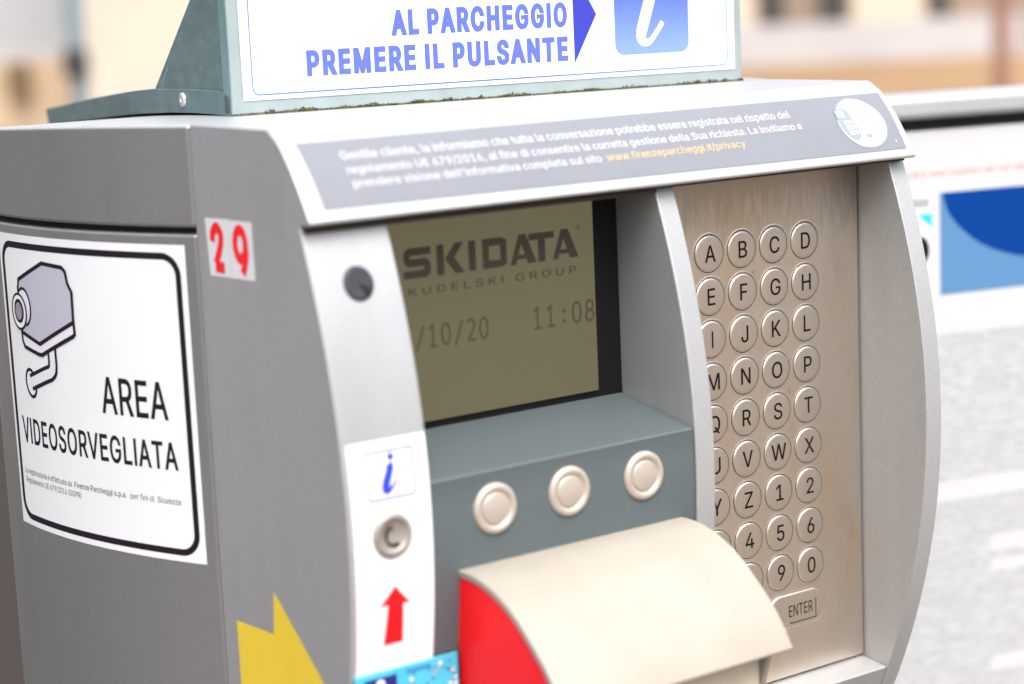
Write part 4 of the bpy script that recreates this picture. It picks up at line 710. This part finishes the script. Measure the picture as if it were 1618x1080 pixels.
N.poly([(-.0354, .0317), (-.0172, .0318), (-.0168, .0106), (-.0352, .0100)], 'white', 0)
N.stroke([(-.0355, .0317), (-.0354, .0100)], .0003, 'palegrey', .4)
w = .0040
two = smooth_line([(-.0487, .0228), (-.0482, .0262), (-.0452, .0283), (-.0422, .0264), (-.0420, .0232), (-.0440, .0190), (-.0470, .0145)], 6)
N.stroke(two, w, 'red', 1); N.stroke([(-.0474, .0136), (-.0402, .0134)], w * 1.05, 'red', 1.3)
nine = ell(-.0268, .0232, .0040, .0054, n=26); N.stroke(nine, w, 'red', 1, True)
N.stroke(smooth_line([(-.0229, .0238), (-.0226, .0200), (-.0240, .0160), (-.0258, .0124)], 6), w, 'red', 1.3)
N.build('number_sticker', at_cheek, machine)

# privacy label on the hood
H = Print()
H.poly([(-.1948, .0602), (-.1940, .0379), (.0922, .0372), (.0928, .0604)], 'labelgrey', 0)
H.text('Gentile cliente, la informiamo che tutta la conversazione potrebbe essere registrata nel rispetto del', -.1800, .0357, .0537, .0027, 'labeltext', 1, SERIF / 509)
H.text('regolamento UE 679/2016, al fine di consentire la corretta gestione della Sua richiesta. La invitiamo a', -.1800, .0388, .0489, .0026, 'labeltext', 1, SERIF / 509)
H.text("prendere visione dell'informativa completa sul sito", -.1797, -.0690, .0443, .0026, 'labeltext', 1, SERIF / 509)
H.text('www.firenzeparcheggi.it/privacy', -.0667, .0046, .0443, .0026, 'labelyellow', 1, SERIF / 509)
H.ellipse(.0731, .0489, .0138, .0103, 'labelgrey2', 1); H.ellipse(.0731, .0489, .0131, .0098, 'white', 2)
H.poly([(.0602, .0540), (.0628, .0553), (.0668, .0553), (.0683, .0540), (.0696, .0448), (.0690, .0432), (.0660, .0418), (.0627, .0438), (.0604, .0475)], 'labelgrey2', 3)
H.rect(.0612, .0650, .0516, .0543, 'white', 4)
for i in range(3):
    for j in range(3): H.rrect(.0629 + i * .0017 + j * .0003, .0642 + i * .0017 + j * .0003, .0488 - j * .0021, .0503 - j * .0021, .0004, 'white', 4)
H.ellipse(.0785, .0531, .0033, .0024, 'labelpink', 3)
for k in range(4): H.stroke([(.0725 + k * .0008, .0428), (.0728 + k * .0008, .0444)], .0005, 'signblue', 3)
H.ellipse(.0880, .0405, .0004, .0004, 'white', 1, n=12)
H.build('privacy_label', on_hood, machine, cut=[(1, .0010)], lift=.0002)

# video surveillance sticker on the curved side
V = Print(); mm = .001
q = lambda pts: [(-s * mm, z * mm) for s, z in pts]
V.rect(-.1313, -.0064, -.1056, .0203, 'white', 0)
V.stroke(rr(-.1278, -.0104, -.1018, .0158, .0078, 10), .0027, 'ink', 1, True)
V.text('AREA', -.0573, -.0203, -.0489, .0151, 'ink', 1, .030)
V.text('VIDEOSORVEGLIATA', -.1222, -.0171, -.0688, .0112, 'ink', 1, .042)
V.text('La registrazione è effettuata da ', -.1236, -.0824, -.0826, .0024, 'ink', 1)
V.text('Firenze Parcheggi s.p.a.', -.0803, -.0467, -.0826, .0024, 'ink', 1, .02)
V.text('per fini di', -.0444, -.0312, -.0826, .0024, 'ink', 1)
V.text('Sicurezza', -.0294, -.0174, -.0826, .0024, 'ink', 1, .02)
V.text('Regolamento UE 679/2016 (GDPR)', -.1231, -.0760, -.0866, .0024, 'ink', 1)
bw = .0017
arm = q(smooth_line([(89.2, -24), (89.2, -33.0), (91.2, -35.7), (95.5, -37.2), (109.0, -41.8)], 5))
V.ellipse(-.1092, -.0421, .0043, .0055, 'white', 2); V.stroke(ell(-.1092, -.0421, .0045, .0058, rot=.25), .0014, 'ink', 3, True)
V.stroke(arm, .0073, 'ink', 4); V.stroke(arm, .0040, 'palegrey', 5)
V.ellipse(-.1088, -.0418, .0014, .0021, 'palegrey', 5.4, n=18)
plate = q([(71.4, -13.0), (71.1, -17.9), (72.2, -18.9), (97.0, -28.9), (99.5, -28.9), (111.8, -26.9), (113.5, -24.5), (113.9, -20.5), (98, -24)])
V.poly(plate, 'palegrey', 6); V.stroke(plate, bw, 'ink', 7, True)
body_ = q([(91.4, 9.6), (76.6, 8.8), (74.4, 7.2), (73.5, 2.8), (72.6, 1.3), (71.0, -0.9), (71.4, -13.2), (98.0, -24.4), (113.6, -20.7), (114.2, -2.5), (113.0, 1.4)])
V.poly(body_, 'lilac', 8); V.stroke(body_, bw, 'ink', 9, True)
V.ellipse(-.1097, -.0098, .0060, .0077, 'palegrey', 10, rot=.05); V.stroke(ell(-.1097, -.0098, .0060, .0077, rot=.05), .0012, 'ink', 11, True)
V.ellipse(-.1143, -.0122, .0074, .0077, 'midgrey', 12); V.ellipse(-.1146, -.0122, .0062, .0069, 'white', 13); V.stroke(ell(-.1146, -.0122, .0068, .0074), .0010, 'ink', 13.5, True)
V.ellipse(-.1146, -.0120, .0046, .0051, 'ink', 14); V.ellipse(-.1148, -.0121, .0032, .0037, 'midgrey', 15)
V.build('surveillance_sticker', on_side, machine, delta=.00003, cut=[(0, .004)])

# ------------------------------------------------------------------ information sign bolted on the roof
SP = Vector((-.1649, .0964, .066)); se = Vector((.9937, -.1127, 0)); sn = Vector((-.1127, -.9937, 0)); HS = .088
def on_sign(x, z, h): return SP + se * x + sn * h + Vector((0, 0, z))
def sg(x, d, z): return SP + se * x - sn * d + Vector((0, 0, z))      # d = behind the front
sign = empty('information_sign', tuple(SP + Vector((.123, .08, Z0))), 'white sign with blue Italian writing in a teal sheet metal tray on the machine roof', 'sign')
def sbox(bm, x0, x1, d0, d1, z0, z1):
    vs = [bm.verts.new(sg(x, d, z)) for x in (x0, x1) for d in (d0, d1) for z in (z0, z1)]
    for f in ((0, 1, 3, 2), (4, 6, 7, 5), (0, 4, 5, 1), (2, 3, 7, 6), (0, 2, 6, 4), (1, 5, 7, 3)): bm.faces.new([vs[i] for i in f])
    bmesh.ops.recalc_face_normals(bm, faces=bm.faces)
bm = bmesh.new(); sbox(bm, 0, .2492, .0004, .0095, .0, HS); 
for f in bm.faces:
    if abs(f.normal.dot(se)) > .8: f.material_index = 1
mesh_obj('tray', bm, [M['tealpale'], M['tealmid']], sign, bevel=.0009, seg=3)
P = Print()
P.rect(.0050, .2448, .0056, HS - .004, 'signwhite', 0)
P.stroke(rr(.0092, .2408, .0077, HS - .008, .0028), .0006, 'lineblue', 1, True)
P.text('PREMERE IL PULSANTE', .0331, .1566, .0138, .0106, 'signblue', 1, .12)
P.text('AL PARCHEGGIO', .0718, .1567, .0284, .0106, 'signblue', 1, .12)
P.poly([(.1597, .0122), (.1716, .0333), (.1597, .0544)], 'signblue2', 1)
P.rrect(.1808, .2200, .0148, .0560, .0045, 'iconblue', 1)
si = smooth_line([(.1905, .0405), (.1945, .0450), (.2010, .0452), (.2005, .0420), (.1965, .0300), (.1945, .0235), (.1955, .0202), (.1990, .0203), (.2030, .0245), (.2060, .0285)], 6)
n = len(si); P.stroke(si, [.0022 + .0034 * max(0, math.sin(math.pi * min(1, k / n * 1.2))) ** 1.5 for k in range(n)], 'signwhite', 2)
P.ellipse(.2025, .0505, .0032, .0030, 'signwhite', 2, n=20)
P.build('sign_face', on_sign, sign)
def gusset(x0, x1):
    bm = bmesh.new(); prism(bm, [(.0096, .006), (.0967, .0090), (.0442, .0467), (.0096, .0713)], lambda d, z: sg(x0, d, z), lambda d, z: sg(x1, d, z))
    return mesh_obj('side_gusset', bm, M['teal'], sign, bevel=.0003)
gusset(.0012, .0026); gusset(.2466, .248)
ST = [(.0020, .0076), (.0075, .0089), (.0181, .0097), (.048, .0099), (.0967, .0093), (.1232, .0080), (.1418, .0067), (.171, .0046), (.202, .0020), (.2349, -.0009), (.2673, -.0036)]
SB = [(.0020, -.0002), (.0090, -.0001), (.020, .0), (.0423, .0), (.0723, -.0005), (.1096, -.0019), (.1444, -.0038), (.1727, -.0058), (.2154, -.0087), (.2643, -.0117)]
def skirt(x0, x1):
    bm = bmesh.new(); prism(bm, ST + SB[::-1], lambda d, z: sg(x0, d, z), lambda d, z: sg(x1, d, z)); return mesh_obj('skirt', bm, M['teal'], sign, bevel=.0003, smooth=30)
skirt(.0, .0012); skirt(.2480, .2492)
bm = bmesh.new(); prism(bm, [(d, z - .0003) for d, z in ST[1:]] + [(d, z - .0013) for d, z in ST[1:]][::-1], lambda d, z: sg(.0013, d, z), lambda d, z: sg(.2479, d, z)); mesh_obj('base_sheet', bm, M['teal'], sign, smooth=30)
bm = bmesh.new()
lathe(bm, [(.0008, .0004), (.0010, .0011), (.0022, .0013), (.0029, .0009), (.0031, 0), (.0031, -.0003)], lambda p, q_, h: sg(0 - h, .0570 + p, .0054 + q_), 24)
sc_ = mesh_obj('screw', bm, M['screw'], sign, loc=sg(0, .0570, .0054), smooth=60)
bm = bmesh.new(); lathe(bm, [(0, .00045), (.0009, .00045)], lambda p, q_, h: sg(0 - h, .0570 + p, .0054 + q_), 6); mesh_obj('socket', bm, M['gap'], sc_)
bm = bmesh.new(); gp = [(d, z - .0016) for d, z in ST if d > .007]
prism(bm, gp + [(.262, -.0150), (.18, -.0095), (.1, -.0030), (.05, -.0012), (.012, -.0008)], lambda d, z: sg(.0040, d, z), lambda d, z: sg(.2452, d, z)); mesh_obj('base_shade_filler', bm, M['gap'], sign)  # black filler added as the shadow in the gap between skirt and roof
for pts in ([(.0864, .0103), (.0835, .0135), (.0795, .0165), (.0762, .0189)], [(.060, .030), (.0592, .0315)], [(.036, .018), (.0352, .0196)]):
    Print().stroke(pts, [.0003] * len(pts), 'scratch').build('scratch', lambda d, z, h: sg(.0012 - h, d, z), sign)
# moss in the joint under the tray
bm = bmesh.new()
clumps = [(random.uniform(0, .249), random.uniform(.002, .009), random.uniform(.3, 1.0)) for k in range(34)]
for k in range(2600):
    if k < 900: x = random.uniform(.0, .249); hgt = random.uniform(-.0004, .0004); r = random.uniform(.00015, .0004)
    else:
        cx_, cw, ch_ = random.choice(clumps); x = min(.249, max(0, random.gauss(cx_, cw * .5))); f_ = math.exp(-((x - cx_) / cw) ** 2 * 2)
        hgt = random.uniform(-.0003, .0002 + .0016 * ch_ * f_); r = random.uniform(.00012, .00042)
    c = sg(x, random.uniform(-.0004, .0006), hgt)
    t = bmesh.ops.create_icosphere(bm, subdivisions=1, radius=r)
    for v in t['verts']: v.co = Vector((v.co.x * random.uniform(.7, 1.5), v.co.y, v.co.z * random.uniform(.5, 1.2))) + c
tag(mesh_obj('moss', bm, M['moss'], loc=tuple(SP)), 'olive green moss growing in the joint under the white sign', 'moss', None, 'stuff')

# ------------------------------------------------------------------ notice board beside the machine
BP = Vector((.2562, .14, 0)); ba = math.radians(-12.5); be = Vector((math.cos(ba), math.sin(ba), 0)); bn = Vector((math.sin(ba), -math.cos(ba), 0))
def on_board(x, z, h): return BP + be * x + bn * h + Vector((0, 0, z))
M['rail'] = mat('grey_rail', (0.42, 0.43, 0.44), 0.4, 0.4, 0.05, 30)
M['boardwhite'] = mat('board_white', (0.47, 0.475, 0.485), 0.4, 0, 0.02, 10)
M['print_grey'] = mat('small_print', (0.38, 0.385, 0.395), 0.5)
M['bblue'] = mat('board_blue', (0.001, 0.036, 0.20), 0.6, spec=.06); M['blblue'] = mat('board_light_blue', (0.080, 0.185, 0.345), 0.6, spec=.1)
M['bcyan'] = mat('board_cyan', (0.02, 0.42, 0.65), 0.4); M['bred'] = mat('board_red', (0.72, 0.27, 0.26), 0.4)
board = empty('notice_board', tuple(BP + be * .1 + Vector((0, .02, 0.004))), 'white notice board with a blue picture and grey small print behind the machine', 'notice board')
def bbox(name, x0, x1, h0, h1, z0, z1, m, bev=.001):
    bm = bmesh.new(); vs = [bm.verts.new(on_board(x, z, h)) for x in (x0, x1) for h in (h0, h1) for z in (z0, z1)]
    for f in ((0, 1, 3, 2), (4, 6, 7, 5), (0, 4, 5, 1), (2, 3, 7, 6), (0, 2, 6, 4), (1, 5, 7, 3)): bm.faces.new([vs[i] for i in f])
    bmesh.ops.recalc_face_normals(bm, faces=bm.faces); return mesh_obj(name, bm, m, board, bevel=bev)
BX0, BX1 = -.115, .40
bbox('panel', BX0, BX1, -.03, 0, -.62, .028, M['boardwhite'])
bbox('seal_strip', BX0, BX1, -.028, .0008, .0281, .0335, M['bezel'], 0)
bbox('top_rail', BX0 - .004, BX1 + .004, -.036, .006, .0336, .0466, M['rail'], .004)
bbox('post', BX0 + .03, BX0 + .07, -.075, -.0305, -Z0 + .004, .02, M['rail']); bbox('post', BX1 - .07, BX1 - .03, -.075, -.0305, -Z0 + .004, .02, M['rail'])
P = Print()
x = .006
while x < BX1 - .02:
    l = random.uniform(.006, .020)
    P.text(random.choice(['in caso', 'di', 'smarrimento', 'del', 'biglietto']), x, x + l, .0022, .0030, 'bred', 1, .01); x += l + .003
P.rect(.0290, BX1 - .05, -.0642, -.0074, 'blblue', 1)
cur = smooth_line([(.0305, -.0076), (.0352, -.0196), (.0461, -.0307), (.0617, -.0403), (.0854, -.0474), (.12, -.053), (.18, -.055), (.25, -.05), (.31, -.03), (.33, -.0076)], 5)
P.poly(cur, 'bblue', 2)
P.rect(-.02, .0235, -.066, -.0074, 'palegrey', 1); P.poly([(.0140, -.0180), (.0235, -.0180), (.0235, -.0265)], 'bcyan', 2)
P.ellipse(.0165, -.0385, .0055, .008, 'bezel', 2, n=20); P.rect(.008, .022, -.0145, -.0095, 'rail', 2)
P.build('picture', on_board, board)
P = Print(); z = -.0885
while z > -.58:
    if -.1835 < z < -.172: z -= .0024; continue
    short = (-.217 < z < -.208) or (-.230 < z < -.221) or (-.289 < z < -.279)
    P.rect(-.06, (.062 if short else BX1 - .03), z - .0004, z + .0020, 'print_bg', .4)
    x = -.06; dens = random.uniform(.75, 1.0); end = (.062 if short else BX1 - .03) + random.uniform(-.004, .002)
    while x < end:
        l = random.uniform(.002, .0085); 
        if random.random() < dens: P.rect(x, min(x + l, end), z + random.uniform(-.0003, .0003), z + random.uniform(.0012, .0017), random.choice(['print_ink', 'print_grey']), 1)
        x += l + random.uniform(.0006, .0012)
    z -= .0024
M['print_bg'] = mat('print_pale', (0.415, 0.42, 0.43), 0.5)
M['print_ink'] = mat('print_ink', (0.335, 0.34, 0.35), 0.5)
P.build('small_print', on_board, board)

# ------------------------------------------------------------------ far background
def wbox(name, p, q_, thick, z0, z1, m, parent=None):
    """upright slab from p to q (world ground points), thickness away from the machine"""
    p = Vector(p); q_ = Vector(q_); t = (q_ - p).normalized(); nrm = Vector((-t.y, t.x))
    if nrm.dot(p) < 0: nrm = -nrm
    bm = bmesh.new()
    a = [p, q_, q_ + nrm * thick, p + nrm * thick]
    lo = [bm.verts.new((c.x, c.y, z0 - Z0)) for c in a]; hi = [bm.verts.new((c.x, c.y, z1 - Z0)) for c in a]
    bm.faces.new(lo[::-1]); bm.faces.new(hi)
    for i in range(4): bm.faces.new((lo[i], lo[(i+1) % 4], hi[(i+1) % 4], hi[i]))
    c = (p + q_) / 2
    return mesh_obj(name, bm, m, parent, loc=None if parent is not None else (c.x, c.y, z0 - Z0))
M['creamwall'] = mat('cream_render', (0.52, 0.45, 0.37), 0.9, 0, 0.06, 0.6)
M['whitewall'] = mat('white_render', (0.47, 0.475, 0.48), 0.9, 0, 0.06, 0.6)
M['tanstone'] = mat('tan_stone', (0.60, 0.44, 0.29), 0.9, 0, 0.35, 0.55, dark=(0.42, 0.30, 0.19))
M['dark'] = mat('dark_opening', (0.035, 0.035, 0.035), 0.8); M['vent'] = mat('vent_brown', (0.20, 0.13, 0.065), 0.8)
M['pole'] = mat('pole_paint', (0.20, 0.255, 0.275), 0.5, 0.2, 0.1, 3); M['rust'] = mat('rust_brown', (0.25, 0.12, 0.08), 0.8, 0, 0.3, 4)
M['terracotta'] = mat('terracotta_render', (0.25, 0.19, 0.145), 0.9, 0, 0.3, 0.5); M['parapet'] = mat('parapet_white', (0.40, 0.39, 0.40), 0.9, 0, 0.08, 0.7)
M['hedge'] = mat('hedge_green', (0.06, 0.08, 0.04), 0.9, 0, 0.4, 3)

b1 = empty('cream_building', (8.2, 15.5, 0), 'cream rendered house wall behind the grey street pole', 'building')
wbox('wall', (6.86, 16.48), (9.9, 14.3), 6, 0, 9, M['creamwall'], b1)
b2 = empty('white_building', (8.6, 25.3, 0), 'white house wall with a tan stone base at the far left', 'building')
wbox('wall', (5.0, 27.9), (10.9, 23.4), 6, 1.0, 9, M['whitewall'], b2)
pl = wbox('stone_base', (4.9, 27.8), (10.85, 23.3), 6, 0, 0.998, M['tanstone'], b2)
wbox('vent', (9.17, 24.36), (9.41, 24.17), .05, .55, .98, M['vent'], b2)
pole = empty('street_pole', (3.54, 8.88, 0), 'grey street pole with a dark box clamped to it', 'pole')
bm = bmesh.new(); lathe(bm, [(.046, -Z0), (.046, 3.2 - Z0)], lambda p, q_, h: (3.54 + p, 8.88 + q_, h), 20); mesh_obj('post', bm, M['pole'], pole)
bm = bmesh.new(); box(bm, 3.47, 3.57, 8.80, 8.92, -.16, -.02); mesh_obj('clamp_box', bm, M['dark'], pole, bevel=.01)
tag(wbox('parapet_wall', (26.2, 30.1), (31.4, 26.3), .35, 0, .80, M['parapet']), 'long low white parapet wall across the tan ground', 'wall')
tag(wbox('rust_post', (11.25, 9.60), (11.34, 9.53), .1, 0, 1.6, M['rust']), 'rust brown post standing at the right edge of the tan ground', 'post')
b3 = empty('terracotta_building', (34, 34, 0), 'far terracotta building with dark doorways beyond the white parapet', 'building')
wbox('wall', (28.5, 38.8), (41.0, 29.3), 6, 0, 8, M['terracotta'], b3)
def along(t): return (28.5 + 12.5 * t - .06, 38.8 - 9.5 * t - .08)
for t0, t1, z1 in ((.12, .19, 2.2), (.34, .375, 1.6), (.43, .47, 2.0), (.60, .63, 2.2)): wbox('doorway', along(t0), along(t1), .05, 0.02, z1, M['dark'], b3)
for t0, t1 in ((.2, .33), (.48, .59)): wbox('pale_panel', along(t0), along(t1), .05, 0.02, 2.5, M['creamwall'], b3)
